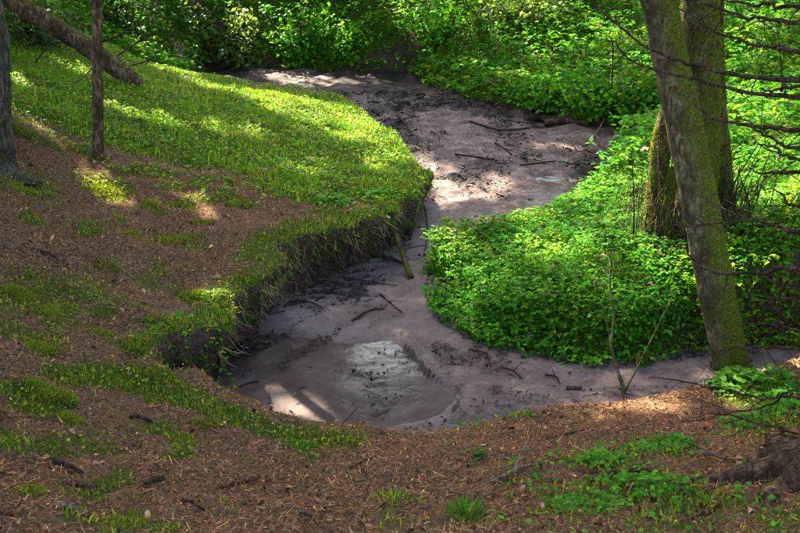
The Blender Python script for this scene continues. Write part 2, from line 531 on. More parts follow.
GX = axis([(-90, -20, 7), (-20, -7, 1.0), (-7, -4.2, .10), (-4.2, 4.2, .032), (4.2, 7, .10), (7, 20, 1.0), (20, 91, 7)])
GY = axis([(-60, -6, 6), (-6, 1.6, .5), (1.6, 9.5, .032), (9.5, 13, .05), (13, 18, .08), (18, 26, .6), (26, 130, 6)])
X, Y = np.meshgrid(GX, GY, indexing='ij')
SD = poly_sd(X, Y, SP)
U = upland(X, Y)
U = np.where(Y > 30, np.maximum(U, 5), U)
far = np.hypot(X, np.maximum(Y - 6, 0)) 
U = U * (1 - sstep(22, 45, far)) + (4.5 + .09 * np.clip(far - 20, 0, 70)) * sstep(22, 45, far)
U = np.maximum(U, .10)
bw = idw(X, Y, BANK_W); un = idw(X, Y, UNDER) * (np.abs(X) < 5) * (Y > 4)
SDn = SD + (.06 + .07 * np.clip(un, 0, 1)) * fbm(X, Y, .34, 4, 5) * (np.abs(SD) < 1.5)
sprof = sstep(-.03, 1, (SDn + .02) / np.maximum(bw, .05))
lumps = (.04 * fbm(X, Y, .9, 3, 21) + .032 * fbm(X, Y, .26, 3, 33) + .010 * fbm(X, Y, .09, 2, 35)) * sstep(.0, .5, SD)
left_slope = np.exp(-(((X + 2.1) / 1.2) ** 2 + ((Y - 5.6) / 1.3) ** 2))
lumps = lumps + left_slope * .09 * fbm(X, Y, .4, 3, 44)
mnd = on_z(30, 150, .9)
lumps = lumps + .13 * np.exp(-(((X - mnd[0]) / .28) ** 2 + ((Y - mnd[1]) / .30) ** 2))
Z = -.10 * (1 - sprof) + (U + lumps) * sprof
GXd = np.gradient(SD, axis=0) / np.gradient(GX)[:, None]
GYd = np.gradient(SD, axis=1) / np.gradient(GY)[None, :]
push = .24 * un * sstep(.45, 1.0, sprof) * np.exp(-np.maximum(SD - bw, 0) / .35) * (SD < 2)
push = push * np.clip(.9 + .8 * fbm(X, Y, .40, 2, 61), .3, 1.4)
face = un * sprof * (1 - sprof) * 4 * (SD < 1)
push = push + .10 * face * fbm(X, Y, .11, 3, 64)
DX, DY = -GXd * push, -GYd * push


def gsample(A, x, y):
    x = np.asarray(x, float); y = np.asarray(y, float)
    i = np.clip(np.searchsorted(GX, x) - 1, 0, len(GX) - 2); j = np.clip(np.searchsorted(GY, y) - 1, 0, len(GY) - 2)
    fx = (x - GX[i]) / (GX[i + 1] - GX[i]); fy = (y - GY[j]) / (GY[j + 1] - GY[j])
    return (A[i, j] * (1 - fx) + A[i + 1, j] * fx) * (1 - fy) + (A[i, j + 1] * (1 - fx) + A[i + 1, j + 1] * fx) * fy


ZN = np.stack([-np.gradient(Z, axis=0) / np.gradient(GX)[:, None], -np.gradient(Z, axis=1) / np.gradient(GY)[None, :]], -1)


def H(x, y): return gsample(Z, x, y)
def Hs(x, y): return np.maximum(H(x, y), 0.0)


def place(x, y):
    return np.stack([x + gsample(DX, x, y), y + gsample(DY, x, y), gsample(Z, x, y)], -1)


def hit(px, py):
    """where the sight line through a photograph pixel first meets the ground or the stream bed"""
    d = ray(px, py); o = np.array([0, 0, CAM_Z])
    t = np.arange(1.5, 26, .01)
    P = o + d * t[:, None]
    below = P[:, 2] < Hs(P[:, 0], P[:, 1])
    k = int(np.argmax(below)) if below.any() else len(t) - 1
    return P[k]


def px_poly(lst): return np.array([hit(a, b)[:2] for a, b in lst])


# ---- where it is green, where it is bare
GRASS_PX = [(-60, 40), (60, 46), (150, 62), (250, 86), (320, 95), (372, 112), (400, 140), (424, 178), (415, 196), (380, 200), (330, 206), (290, 205), (240, 180), (180, 165), (120, 150), (60, 128), (20, 112), (-60, 105)]
GRASS = px_poly(GRASS_PX)
LIP = [(i[0], i[1]) for i in [hit(*p)[:2] for p in ((168, 372), (185, 335), (205, 303), (235, 288), (262, 262), (292, 238), (330, 216), (392, 203), (425, 180))]]
NEARLIP = [(i[0], i[1]) for i in [hit(*p)[:2] for p in ((60, 377), (110, 379), (160, 388), (200, 405), (235, 419), (275, 431), (320, 441), (345, 441))]]
PATCHES = [(*hit(a, b)[:2], r, s) for a, b, r, s in (
    (30, 400, .16, .9), (10, 440, .16, .8), (100, 440, .12, .45), (130, 520, .12, .6), (165, 430, .12, .35), (60, 300, .35, .55), (20, 310, .25, .5), (120, 340, .16, .4), (150, 350, .22, .55), (140, 285, .15, .45),
    (90, 230, .12, .5), (30, 185, .25, .6), (175, 240, .2, .6), (105, 190, .22, .75), (205, 300, .2, .9), (170, 330, .14, .5),
    (600, 460, .18, .7), (660, 448, .20, .8), (640, 485, .24, .75), (580, 505, .26, .75), (700, 500, .24, .7), (470, 515, .09, .7), (395, 500, .14, .5), (780, 420, .18, .7), (740, 435, .16, .5), (660, 520, .2, .6), (540, 490, .14, .5),
    (790, 520, .2, .5), (700, 385, .18, .6), (760, 395, .25, .8), (570, 500, .15, .5), (500, 520, .12, .4), (430, 520, .1, .3))]


def seg_dist(x, y, pl):
    best = np.full(np.shape(x), 1e9)
    for (ax, ay), (bx, by) in zip(pl[:-1], pl[1:]):
        dx, dy = bx - ax, by - ay
        t = np.clip(((x - ax) * dx + (y - ay) * dy) / (dx * dx + dy * dy + 1e-12), 0, 1)
        best = np.minimum(best, np.hypot(x - ax - t * dx, y - ay - t * dy))
    return best


def side_right(x, y):
    """true on the far and right-hand side of the stream"""
    a = [on_z(*p, 0)[:2] for p in ((700, 376), (640, 382), (560, 378), (500, 372), (440, 350), (410, 300), (405, 270), (440, 235), (520, 180), (480, 120), (420, 95), (350, 80), (250, 76), (207, 73))]
    poly = np.array([(30, a[0][1] + .05)] + [tuple(p) for p in a] + [(-3.5, 15.2), (-5, 14.2), (-30, 14.2), (-30, 60), (30, 60)])
    return poly_sd(x, y, poly) < 0


def green(x, y):
    n = fbm(x, y, .5, 4, 71); n2 = fbm(x, y, .16, 3, 77)
    g = .95 * sstep(.28, -.30, poly_sd(x, y, GRASS) + .35 * n)
    g = np.maximum(g, .85 * sstep(.26, .05, seg_dist(x, y, LIP) + .10 * n))
    g = np.maximum(g, .85 * sstep(.16, .04, seg_dist(x, y, NEARLIP) + .07 * n))
    for cx, cy, r, s in PATCHES:
        g = np.maximum(g, s * sstep(1.3, .3, np.hypot(x - cx, y - cy) / r + .45 * n + .4 * n2))
    left = sstep(.4, -1.2, x)
    g = np.maximum(g, (.40 + .28 * left) * sstep(.05 - .15 * left, .5, n2 + .35 * n) * sstep(-.15 - .2 * left, .3, n + .1))
    g = np.where((y > 4.2) & side_right(x, y), .85 + .1 * n, g)
    return np.clip(g, 0, 1)


fine = (np.abs(X) < 7) & (Y > 1) & (Y < 19)
GREEN = np.full(X.shape, .6); GREEN[fine] = green(X[fine], Y[fine])
SLOPE = np.hypot(ZN[..., 0], ZN[..., 1])
SOIL = np.clip(sstep(.9, 2.0, SLOPE) * (SD < .5), 0, 1)
nI, nJ = X.shape
idx = np.arange(nI * nJ).reshape(nI, nJ)
quads = np.stack([idx[:-1, :-1], idx[1:, :-1], idx[1:, 1:], idx[:-1, 1:]], -1).reshape(-1, 4)
me = mesh_np('ground', np.stack([X + DX, Y + DY, Z], -1).reshape(-1, 3), quads, M_GROUND, attrs={'green': GREEN, 'soil': SOIL})
obj('ground', me, None, 'brown forest floor and banks on both sides of the stream', 'ground', None, 'structure')

# ---- stream bed: sand with ripples, ledges and debris bands
bx = np.arange(-4.6, 4.8, .024); by = np.arange(4.2, 17.5, .028)
BX, BY = np.meshgrid(bx, by, indexing='ij')
bsd = poly_sd(BX, BY, SP)
LEDGE = [tuple(on_z(*p, 0)[:2]) for p in ((398, 332), (404, 348), (420, 366), (440, 380), (456, 388), (458, 402), (455, 416))]
pool_c = on_z(320, 392, 0); 
ld = seg_dist(BX, BY, LEDGE)
lp = np.array(LEDGE)
lx = np.interp(BY, lp[::-1, 1][np.argsort(lp[::-1, 1])], lp[::-1, 0][np.argsort(lp[::-1, 1])])
sgl = np.where(BX > lx, 1, -1) * ld + .035 * fbm(BX, BY, .16, 3, 12)
right_of = sstep(-.03, .035, np.where(BY > 5.75, BX - lx, np.where(ld < .3, sgl, BX - lx))) * sstep(5.9, 5.6, BY)
mid_c = on_z(335, 292, 0); up_c = on_z(500, 175, 0); fan_c = on_z(465, 232, 0)
g_mid = np.exp(-(((BX - mid_c[0]) / .55) ** 2 + ((BY - mid_c[1]) / .55) ** 2))
g_up = sstep(8.0, 9.0, BY + .5 * fbm(BX, BY, .8, 2, 3))
g_fan = np.exp(-(((BX - fan_c[0]) / .38) ** 2 + ((BY - fan_c[1]) / .42) ** 2))
bz = .012 * fbm(BX, BY, .8, 3, 91) + .006 * fbm(BX, BY, .15, 3, 92)
bz += .028 * right_of + .008 * np.exp(-(ld / .05) ** 2) * sstep(6.0, 5.7, BY) * (1 + fbm(BX, BY, .12, 2, 8))
rip = np.abs(fbm(BX * .7 + BY * .5, BY * 2.2 - BX * .5, .20, 4, 95))
bz += g_mid * (.040 - .085 * rip) + g_up * (.05 + .08 * fbm(BX, BY * .7, .55, 3, 97) - .08 * np.maximum(np.abs(fbm(BX * .8, BY * .55, .30, 3, 98)) - .12, 0)) + .03 * g_fan
bz -= .034 * np.exp(-(((BX - pool_c[0]) / .9) ** 2 + ((BY - pool_c[1]) / .6) ** 2))
bz += .03 * sstep(-.22, .0, bsd) * sstep(-.6, .2, BX) + .03 * sstep(5.55, 5.95, BY + .25 * fbm(BX, BY, .5, 2, 7)) * (1 - g_up)
bz += .010 * np.abs(fbm(BX * 1.2 + BY * .4, BY * .8, .20, 3, 196)) * (.4 + g_up) + .006 * fbm(BX, BY, .07, 2, 197)
dblot = [tuple(on_z(*p, 0)[:2]) for p in ((352, 372), (372, 374), (372, 392), (388, 398), (380, 410))]
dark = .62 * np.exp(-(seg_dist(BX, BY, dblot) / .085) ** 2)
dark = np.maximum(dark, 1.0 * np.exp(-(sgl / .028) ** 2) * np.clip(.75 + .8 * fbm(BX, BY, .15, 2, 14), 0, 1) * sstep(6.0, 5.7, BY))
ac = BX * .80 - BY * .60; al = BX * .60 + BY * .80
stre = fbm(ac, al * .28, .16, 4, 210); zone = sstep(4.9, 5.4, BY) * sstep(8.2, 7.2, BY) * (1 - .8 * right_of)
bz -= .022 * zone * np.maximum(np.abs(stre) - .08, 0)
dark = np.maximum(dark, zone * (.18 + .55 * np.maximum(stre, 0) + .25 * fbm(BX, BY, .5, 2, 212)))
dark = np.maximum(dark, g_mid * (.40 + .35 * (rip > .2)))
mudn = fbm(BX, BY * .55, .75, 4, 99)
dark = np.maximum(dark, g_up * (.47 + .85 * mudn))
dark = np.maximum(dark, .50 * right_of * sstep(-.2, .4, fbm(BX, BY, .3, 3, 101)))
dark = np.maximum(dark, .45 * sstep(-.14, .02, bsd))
lit_sand = [on_z(*p, 0)[:2] for p in ((540, 145), (580, 150), (470, 195), (440, 200))]  # sunlit spots: dark mask thinned, brightness painted into the sand colour
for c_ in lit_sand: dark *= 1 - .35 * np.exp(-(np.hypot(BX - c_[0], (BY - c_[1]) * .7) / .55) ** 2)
brown = np.clip(.15 + .9 * g_up + .45 * g_mid + .35 * right_of + .35 * fbm(BX, BY, .9, 3, 103) * g_up, 0, 1)
wet = sstep(.035, -.004, bz + .006 * fbm(BX, BY, .2, 2, 55))
keep = bsd < .34
bi = -np.ones(BX.shape, int)
q = keep[:-1, :-1] & keep[1:, :-1] & keep[1:, 1:] & keep[:-1, 1:]
ids = np.arange(BX.size).reshape(BX.shape)
quads = np.stack([ids[:-1, :-1], ids[1:, :-1], ids[1:, 1:], ids[:-1, 1:]], -1)[q]
used, inv = np.unique(quads, return_inverse=True)
fl = lambda A: A.ravel()[used]
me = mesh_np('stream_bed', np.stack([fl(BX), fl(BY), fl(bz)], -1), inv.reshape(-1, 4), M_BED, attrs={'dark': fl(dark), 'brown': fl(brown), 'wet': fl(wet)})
obj('stream_bed', me, None, 'grey silty sand bed of the shallow woodland stream', 'stream bed', None, 'structure')


def bedz(x, y):
    i = np.clip(((np.asarray(x) - bx[0]) / .024).astype(int), 0, len(bx) - 1); j = np.clip(((np.asarray(y) - by[0]) / .028).astype(int), 0, len(by) - 1)
    return bz[i, j]


# thin sheet of water
wx = np.arange(-4.6, 4.8, .1); wy = np.arange(4.2, 17.5, .1)
WX, WY = np.meshgrid(wx, wy, indexing='ij')
keepw = poly_sd(WX, WY, SP) < .18
ids = np.arange(WX.size).reshape(WX.shape)
q = keepw[:-1, :-1] & keepw[1:, :-1] & keepw[1:, 1:] & keepw[:-1, 1:]
quads = np.stack([ids[:-1, :-1], ids[1:, :-1], ids[1:, 1:], ids[:-1, 1:]], -1)[q]
used, inv = np.unique(quads, return_inverse=True)
me = mesh_np('water', np.stack([WX.ravel()[used], WY.ravel()[used], np.full(len(used), -.002)], -1), inv.reshape(-1, 4), M_WATER)
obj('water', me, None, 'thin still sheet of water lying on the sand', 'water', None, 'structure')

# ------------------------------------------------------------------ ground vegetation (uncountable: stuff)
PAL_HERB = np.array([[.036, .19, .006], [.055, .23, .007], [.026, .145, .005], [.085, .26, .008], [.040, .20, .008], [.125, .27, .010]])
PAL_GRASS = np.array([[.085, .215, .008], [.125, .255, .010], [.065, .185, .008], [.175, .285, .016], [.20, .22, .04], [.045, .17, .008]])
PAL_MOSS = np.array([[.12, .18, .008], [.18, .235, .012], [.07, .125, .006], [.25, .28, .020], [.13, .12, .03]])
PAL_DRY = np.array([[.17, .11, .075], [.24, .165, .12], [.075, .048, .036], [.25, .165, .11], [.18, .105, .066], [.10, .065, .048], [.30, .21, .15], [.14, .095, .072], [.09, .06, .045], [.06, .04, .03]])


def pal(P, n, jit=.18, wts=None):
    c = P[rng.choice(len(P), n, p=wts)]
    return np.clip(c * (1 + jit * rng.standard_normal((n, 1))) * (1 + .06 * rng.standard_normal((n, 3))), .004, .9)


def sample(n, x0, x1, y0, y1, dens):
    """n tries thinned by dens(x, y) in 0..1"""
    x = rng.uniform(x0, x1, n); y = rng.uniform(y0, y1, n)
    k = rng.random(n) < dens(x, y)
    return x[k], y[k]


def in_view(x, y, m=.35):
    z = Hs(x, y); d = y * _c + (CAM_Z - z) * _s
    v = (y * _s - (CAM_Z - z) * _c) / np.maximum(d, .1)
    return (np.abs(x / np.maximum(d, .1)) < .415 + m / np.maximum(d, 1) * 1.5) & (v < .30 + .05) & (v > -.36)


def herb(name, label, tries, box, dens, h0, h1, s0, s1, palette=PAL_HERB, tri=3, cat='ground cover', tv=LEAF4_V, tf=LEAF4_F):
    x, y = sample(tries, *box, dens)
    k = in_view(x, y); x, y = x[k], y[k]
    P = place(x, y); n = len(P)
    P[:, 2] = np.maximum(P[:, 2], 0)
    clump = .5 + .5 * fbm(x, y, .35, 2, 130)
    hh = (h0 + (h1 - h0) * rng.random(n) ** .8) * (.55 + .75 * clump)
    P[:, 2] += hh
    P[:, :2] += rng.normal(0, .25, (n, 2)) * hh[:, None]
    base = pal(palette, n, .28) * (.75 + .55 * (.5 + .5 * fbm(x, y, .6, 3, 140)))[:, None]
    yel = sstep(.1, .6, fbm(x, y, .5, 2, 145))[:, None]; base = base * (1 + yel * np.array([.9, .12, .2]))
    dead = rng.random(n) < .018; base[dead] = pal(PAL_DRY, dead.sum())
    Vs, Fs, Cs, kk = [], [], [], 0
    yaw0 = rng.uniform(0, 2 * math.pi, n); sz = (s0 + (s1 - s0) * rng.random(n) ** 1.4) * (.8 + .45 * (.5 + .5 * fbm(x, y, .45, 2, 143)))
    for j in range(tri):
        yaw = yaw0 + (j - (tri - 1) / 2) * (1.45 if tri <= 3 else 6.28 / tri) + rng.normal(0, .15, n)
        M = frames(yaw, rng.normal(-.12, .33, n), rng.normal(0, .32, n))
        s = sz * (1.1 if j == 1 else .92)
        S = np.stack([s * rng.uniform(.85, 1.2, n), s, s], -1)
        V, F = scatter(tv, tf, P, S, M)
        Vs.append(V); Fs.append(F + kk); kk += len(V); Cs.append(percol(base * (1 + .14 * rng.standard_normal((n, 1))), len(tv)))
    # thin stalks
    m = rng.random(n) < .35
    V, F = scatter(BLADE_V, BLADE_F, P[m] - np.stack([0 * hh[m], 0 * hh[m], hh[m]], -1), np.stack([np.full(m.sum(), .004), hh[m], np.full(m.sum(), .01)], -1), frames(rng.uniform(0, 6.28, m.sum()), np.full(m.sum(), 1.5), np.zeros(m.sum())))
    Vs.append(V); Fs.append(F + kk); Cs.append(percol(base[m] * .8, 5))
    me = mesh_np(name, np.vstack(Vs), np.vstack(Fs), M_LEAF, np.vstack(Cs))
    return obj(name, me, None, label, cat, None, 'stuff')


mound = lambda x, y: np.where(side_right(x, y) & (poly_sd(x, y, SP) > -.05) & (poly_sd(x, y, SP) + .06 * fbm(x, y, .3, 2, 19) > 0), 1.0, 0.0)
herb('ground_cover', 'dense green trifoliate herbs covering the mound between the two stream reaches', 78000, (-.2, 4.2, 4.6, 8.3), lambda x, y: mound(x, y) * np.clip(.75 + .9 * fbm(x, y, .28, 3, 153), .12, 1), .015, .15, .016, .042)
herb('ground_cover', 'bright green leafy herbs covering the far slope beyond the stream', 95000, (-8, 8, 8.3, 19.5), lambda x, y: mound(x, y) * np.clip(.75 + .5 * fbm(x, y, .6, 2, 151), .2, 1), .04, .30, .045, .08)


herb('ground_cover', 'green leaves clothing the steep sides of the herb mound and far bank', 90000, (-1.5, 4.4, 4.6, 14), lambda x, y: np.where(side_right(x, y) & (gsample(SLOPE, x, y) > .75) & (gsample(Z, x, y) > np.where((x > .6) & (y < 6.5), .10, .0)), np.clip(gsample(SLOPE, x, y) * .5, 0, 1), 0), .01, .14, .03, .055)


def grass(name, label, tries, box, dens, l0, l1, w, palette, lean=.5, mat=None, cat='grass'):
    x, y = sample(tries, *box, dens)
    k = in_view(x, y); x, y = x[k], y[k]
    P = place(x, y); n = len(P); P[:, 2] -= .004
    L = rng.uniform(l0, l1, n) * (.55 + .9 * np.clip(.5 + .9 * fbm(x, y, .3, 3, 165), 0, 1.3))
    M = frames(rng.uniform(0, 6.28, n), math.pi / 2 - np.abs(rng.normal(0, lean, n)), rng.normal(0, .3, n))
    V, F = scatter(BLADE_V, BLADE_F, P, np.stack([np.full(n, w) * rng.uniform(.7, 1.4, n), L, L], -1), M)
    c = pal(palette, n, .25) * (.65 + .65 * (.5 + .5 * fbm(x, y, .45, 3, 160)))[:, None]
    dead = rng.random(n) < .05 + .22 * sstep(.1, .6, fbm(x, y, .7, 3, 166)); c[dead] = pal(PAL_DRY * np.array([1.3, 1.2, .9]), dead.sum())
    me = mesh_np(name, V, F, mat or M_GRASS, percol(c, 5))
    return obj(name, me, None, label, cat, None, 'stuff')


leftb = lambda x, y: (gsample(GREEN, x, y) * (~side_right(x, y)) * (H(x, y) > .06))
grass('grass', 'short bright grass carpeting the sunlit top of the left bank', 130000, (-6, .6, 5.8, 16.5), lambda x, y: leftb(x, y) ** 1.5 * sstep(.35, -.05, poly_sd(x, y, GRASS)) * np.clip(.75 + .7 * fbm(x, y, .35, 3, 301), .12, 1), .02, .075, .009, PAL_GRASS)
grass('edge_grass', 'bright low grass and moss along the near lip of the pool', 60000, (-2.2, .2, 3.6, 4.9), lambda x, y: np.where((H(x, y) > .04) & ~side_right(x, y), sstep(.12, .01, seg_dist(x, y, NEARLIP) + .09 * fbm(x, y, .2, 3, 177)) * np.clip(.5 + 1.1 * fbm(x, y, .14, 2, 178), 0, 1), 0), .010, .038, .006, np.array([[.06, .20, .006], [.10, .22, .010], [.15, .19, .014], [.04, .12, .008], [.12, .13, .02]]), .7, M_MOSS)
grass('lip_grass', 'short moss and grass covering the crumbling lip of the undercut bank', 130000, (-1.9, .4, 4.4, 9.2), lambda x, y: np.where((gsample(sprof, x, y) > .6) & ~side_right(x, y), sstep(.30, .04, poly_sd(x, y, SP) + .10 * fbm(x, y, .25, 3, 181)) * np.clip(.55 + 1.0 * fbm(x, y, .2, 2, 182), .05, 1) * (gsample(un, x, y) > .3), 0), .012, .05, .006, np.vstack([PAL_GRASS, PAL_MOSS]), .7, M_MOSS)
grass('moss', 'low moss growing in patches over banks and forest floor', 170000, (-4.2, 3.4, 2.3, 8), lambda x, y: leftb(x, y) ** 1.3, .012, .038, .008, PAL_MOSS, .6, M_MOSS, 'moss')


def small_herb(name, label, tries, box, dens, s0, s1, palette):
    x, y = sample(tries, *box, dens)
    k = in_view(x, y); x, y = x[k], y[k]
    P = place(x, y); n = len(P); P[:, 2] += rng.uniform(.008, .05, n)
    s = rng.uniform(s0, s1, n)
    V, F = scatter(LEAF4_V, LEAF4_F, P, np.stack([s * 1.2, s, s], -1), frames(rng.uniform(0, 6.28, n), rng.normal(.1, .35, n), rng.normal(0, .35, n)))
    me = mesh_np(name, V, F, M_LEAF, percol(pal(palette, n, .28), 5))
    return obj(name, me, None, label, 'ground cover', None, 'stuff')


small_herb('ground_cover', 'tiny round-leaved seedlings among the grass and moss of the left bank', 75000, (-6, .6, 7, 16), lambda x, y: leftb(x, y) * .8, .018, .046, PAL_GRASS)
small_herb('ground_cover', 'minute green seedlings in the moss of the brown left slope', 26000, (-3.6, .2, 3.6, 7.2), lambda x, y: leftb(x, y) ** 1.5, .010, .024, PAL_MOSS)
small_herb('ground_cover', 'tiny green seedlings dotting the brown foreground bank', 30000, (-3, 3.2, 2.3, 5), lambda x, y: np.clip(leftb(x, y) ** 1.3 + .25 * sstep(.1, .5, fbm(x, y, .3, 3, 431)) * (y < 3.9), 0, 1) * .8 * (x > .2), .012, .030, PAL_HERB)


def litter(name, label, tries, box, dens, tv, tf, s0, s1, asp, palette, pitch=.3, up=.004):
    x, y = sample(tries, *box, dens)
    k = in_view(x, y); x, y = x[k], y[k]
    P = place(x, y); n = len(P); P[:, 2] += rng.uniform(0, up, n) + .002
    s = rng.uniform(s0, s1, n) * (1 + .6 * (rng.random(n) < .06))
    V, F = scatter(tv, tf, P, np.stack([s * asp, s, s * (asp if asp < .3 else .8)], -1), frames(rng.uniform(0, 6.28, n), rng.normal(0, pitch, n), rng.normal(0, pitch, n)))
    me = mesh_np(name, V, F, M_DRY, percol(pal(palette, n, .25), len(tv)), False)
    return obj(name, me, None, label, 'leaf litter', None, 'stuff')


bare = lambda x, y: np.where(~side_right(x, y) & (H(x, y) > .05), 1 - .75 * gsample(GREEN, x, y), 0)
RIB_V = np.array([[-.5, -.5, 0], [.5, -.5, 0], [.4, .5, .0], [-.4, .5, 0]]); RIB_F = np.array([[0, 1, 2], [0, 2, 3]])
CURL_V = LEAF_V * np.array([1, 1, 2.6]) - np.array([0, .5, 0])
PAL_WIDE = np.vstack([PAL_DRY, PAL_DRY, PAL_DRY * .45, PAL_DRY[[1, 3]] * 1.4]) * np.array([1.5, 1.2, .98])
litter('leaf_litter', 'brown crumbled bark and leaf flakes strewn over the bare ground', 60000, (-4.2, 3.2, 2.2, 8), bare, FLAKE_V, FLAKE_F, .004, .015, .5, PAL_WIDE * np.array([1.0, .85, .66]), .55, .012)
litter('leaf_litter', 'curled dead brown leaves lying about on the forest floor', 7000, (-4.2, 3.2, 2.2, 8), lambda x, y: bare(x, y) * np.clip(.5 + fbm(x, y, .5, 2, 411), .1, 1), CURL_V, LEAF_F, .018, .045, .8, PAL_WIDE * .62, .5, .02)
litter('needle_litter', 'fallen brown conifer needles and twiglets carpeting the bare ground', 170000, (-4.2, 3.2, 2.2, 7.5), bare, RIB_V, RIB_F, .012, .040, .055, PAL_WIDE * np.array([1.0, .82, .62]), .4, .014)


def bed_debris():
    n0 = 150000
    x = rng.uniform(-3, 4.5, n0); y = rng.uniform(4.4, 15, n0)
    i = np.clip(((x - bx[0]) / .024).astype(int), 0, len(bx) - 1); j = np.clip(((y - by[0]) / .028).astype(int), 0, len(by) - 1)
    k = (bsd[i, j] < .05) & (rng.random(n0) < np.clip((dark[i, j] - .22) * 3.0, 0.010, 1) * np.clip(.6 + 1.2 * fbm(x, y, .25, 2, 415), .05, 1)) & in_view(x, y)
    x, y = x[k], y[k]; n = len(x)
    P = np.stack([x, y, np.maximum(bedz(x, y), -.002) + .004], -1)
    s = rng.uniform(.008, .026, n) * (1 + .8 * (rng.random(n) < .05)) * (1 + .5 * (y > 8.5))
    V, F = scatter(FLAKE_V, FLAKE_F, P, np.stack([s * rng.uniform(.2, .7, n), s, s], -1), frames(rng.uniform(0, 6.28, n), rng.normal(0, .35, n), rng.normal(0, .35, n)))
    c = pal(np.array([[.016, .012, .011], [.03, .021, .018], [.010, .008, .008], [.06, .04, .032], [.14, .10, .08]]), n)
    me = mesh_np('stream_debris', V, F, M_DRY, percol(c, 5), False)
    obj('stream_debris', me, None, 'dark soaked leaf crumbs and bark washed along the stream bed', 'debris', None, 'stuff')


bed_debris()

def fringe(name, label, n0, l0, l1, w, palette, mat, cat, lo, hi, fall, seed):
    """blades or fibres hanging over the lip of the undercut banks"""
    x = rng.uniform(-2.2, 3.2, n0); y = rng.uniform(4.4, 14, n0)
    sp_, u_ = gsample(sprof, x, y), gsample(un, x, y)
    k = (sp_ > lo) & (sp_ < hi) & (u_ > .35) & (rng.random(n0) < .35 + .65 * (fbm(x, y, .22, 2, seed) > -.15)) & in_view(x, y)
    x, y = x[k], y[k]; n = len(x)
    P = place(x, y)
    g = np.stack([-gsample(GXd, x, y), -gsample(GYd, x, y), np.zeros(n)], -1)
    d = g * rng.uniform(.15, .9, (n, 1)) + rng.normal(0, .30, (n, 3)) - np.array([0, 0, 1]) * fall * rng.uniform(.3, 1.2, (n, 1)); d /= np.linalg.norm(d, axis=1)[:, None]
    xa = np.cross(d, g + rng.normal(0, .3, (n, 3))); xa /= np.linalg.norm(xa, axis=1)[:, None]
    L = rng.uniform(l0, l1, n)
    V, F = scatter(BLADE_V, BLADE_F, P, np.stack([np.full(n, w), L, -L * 1.5], -1), np.stack([xa, d, np.cross(xa, d)], -1))
    obj(name, mesh_np(name, V, F, mat, percol(pal(palette, n), 5)), None, label, cat, None, 'stuff')


fringe('hanging_grass', 'grass and moss hanging over the lip of the undercut bank', 420000, .02, .08, .007, np.vstack([PAL_GRASS, PAL_MOSS, PAL_DRY[:2]]), M_GRASS, 'grass', .62, .9995, 1.0, 31)
fringe('root_fibres', 'fine brown root fibres and dry grass on the dark face of the undercut bank', 160000, .05, .20, .005, PAL_DRY[[0, 2, 5]] * 1.4, M_DRY, 'roots', .35, .97, 1.2, 37)

# ------------------------------------------------------------------ trees
LIT = [((290, 100), (388, 142), .62), ((180, 30), (420, 28), .40), ((190, 55), (420, 52), .28),  # gaps cut in the crowns to shape the sunlight: sight-line start and end of each sun fleck on the ground, radius in metres
    ((275, 100), (378, 135), .50), ((330, 112), (360, 140), .45), ((200, 84), (280, 108), .25), ((150, 180), (212, 214), .10), ((85, 172), (128, 196), .13), ((22, 118), (84, 163), .05), ((300, 86), (368, 84), .22),
    ((434, 204), (490, 188), .27), ((540, 148), (570, 152), .10), ((598, 192), (640, 186), .28), ((280, 396), (308, 412), .11), ((302, 374), (314, 372), .07), ((668, 272), (705, 285), .13), ((600, 408), (650, 404), .09),
    ((192, 300), (212, 296), .08), ((60, 385), (75, 395), .05), ((780, 222), (795, 230), .20), ((210, 30), (320, 30), .30), ((530, 12), (640, 20), .40), ((390, 175), (420, 185), .14), ((150, 60), (180, 75), .25), ((440, 60), (470, 40), .2), ((230, 18), (250, 26), .3), ((262, 42), (280, 46), .2), ((318, 14), (340, 20), .3), ((350, 45), (370, 50), .22), ((196, 44), (210, 48), .25), ((400, 35), (415, 40), .25), ((460, 15), (600, 8), .35), ((560, 60), (620, 50), .3), ((680, 20), (790, 15), .35), ((700, 100), (790, 130), .3), ((500, 90), (540, 95), .15), ((590, 25), (640, 45), .3), ((720, 190), (780, 160), .2)]
LIT += [((x_, y_), (x_ + 14, y_ + 6), r_) for x_, y_, r_ in ((420, 20, .2), (470, 75, .16), (505, 50, .2), (545, 70, .15), (585, 40, .22), (610, 80, .15), (560, 95, .12), (640, 70, .15), (745, 60, .2), (770, 110, .18), (760, 30, .2), (380, 40, .15), (350, 20, .2), (130, 20, .15), (60, 62, .3), (20, 80, .25), (120, 110, .2), (235, 130, .2), (300, 165, .16), (180, 120, .16), (655, 250, .10), (560, 260, .10), (480, 300, .07), (745, 240, .12), (540, 230, .09), (455, 270, .06))]
LITW = [(hit(*a), hit(*b), r) for a, b, r in LIT]


def lit_mask(P, leaf):
    m = np.zeros(len(P), bool)
    for a, b, r in LITW:
        z = (a[2] + b[2]) / 2
        t = (P[:, 2] - z) / SUN[2]
        gx, gy = P[:, 0] - SUN[0] * t, P[:, 1] - SUN[1] * t
        jit = 1 + .75 * fbm(gx, gy, .35, 3, 500)
        m |= seg_dist(gx, gy, [a[:2], b[:2]]) < r * jit + leaf * .42 + .03
    return m & (rng.random(len(P)) > .05)


PAL_TREE = np.array([[.05, .11, .02], [.065, .13, .025], [.04, .09, .018]])


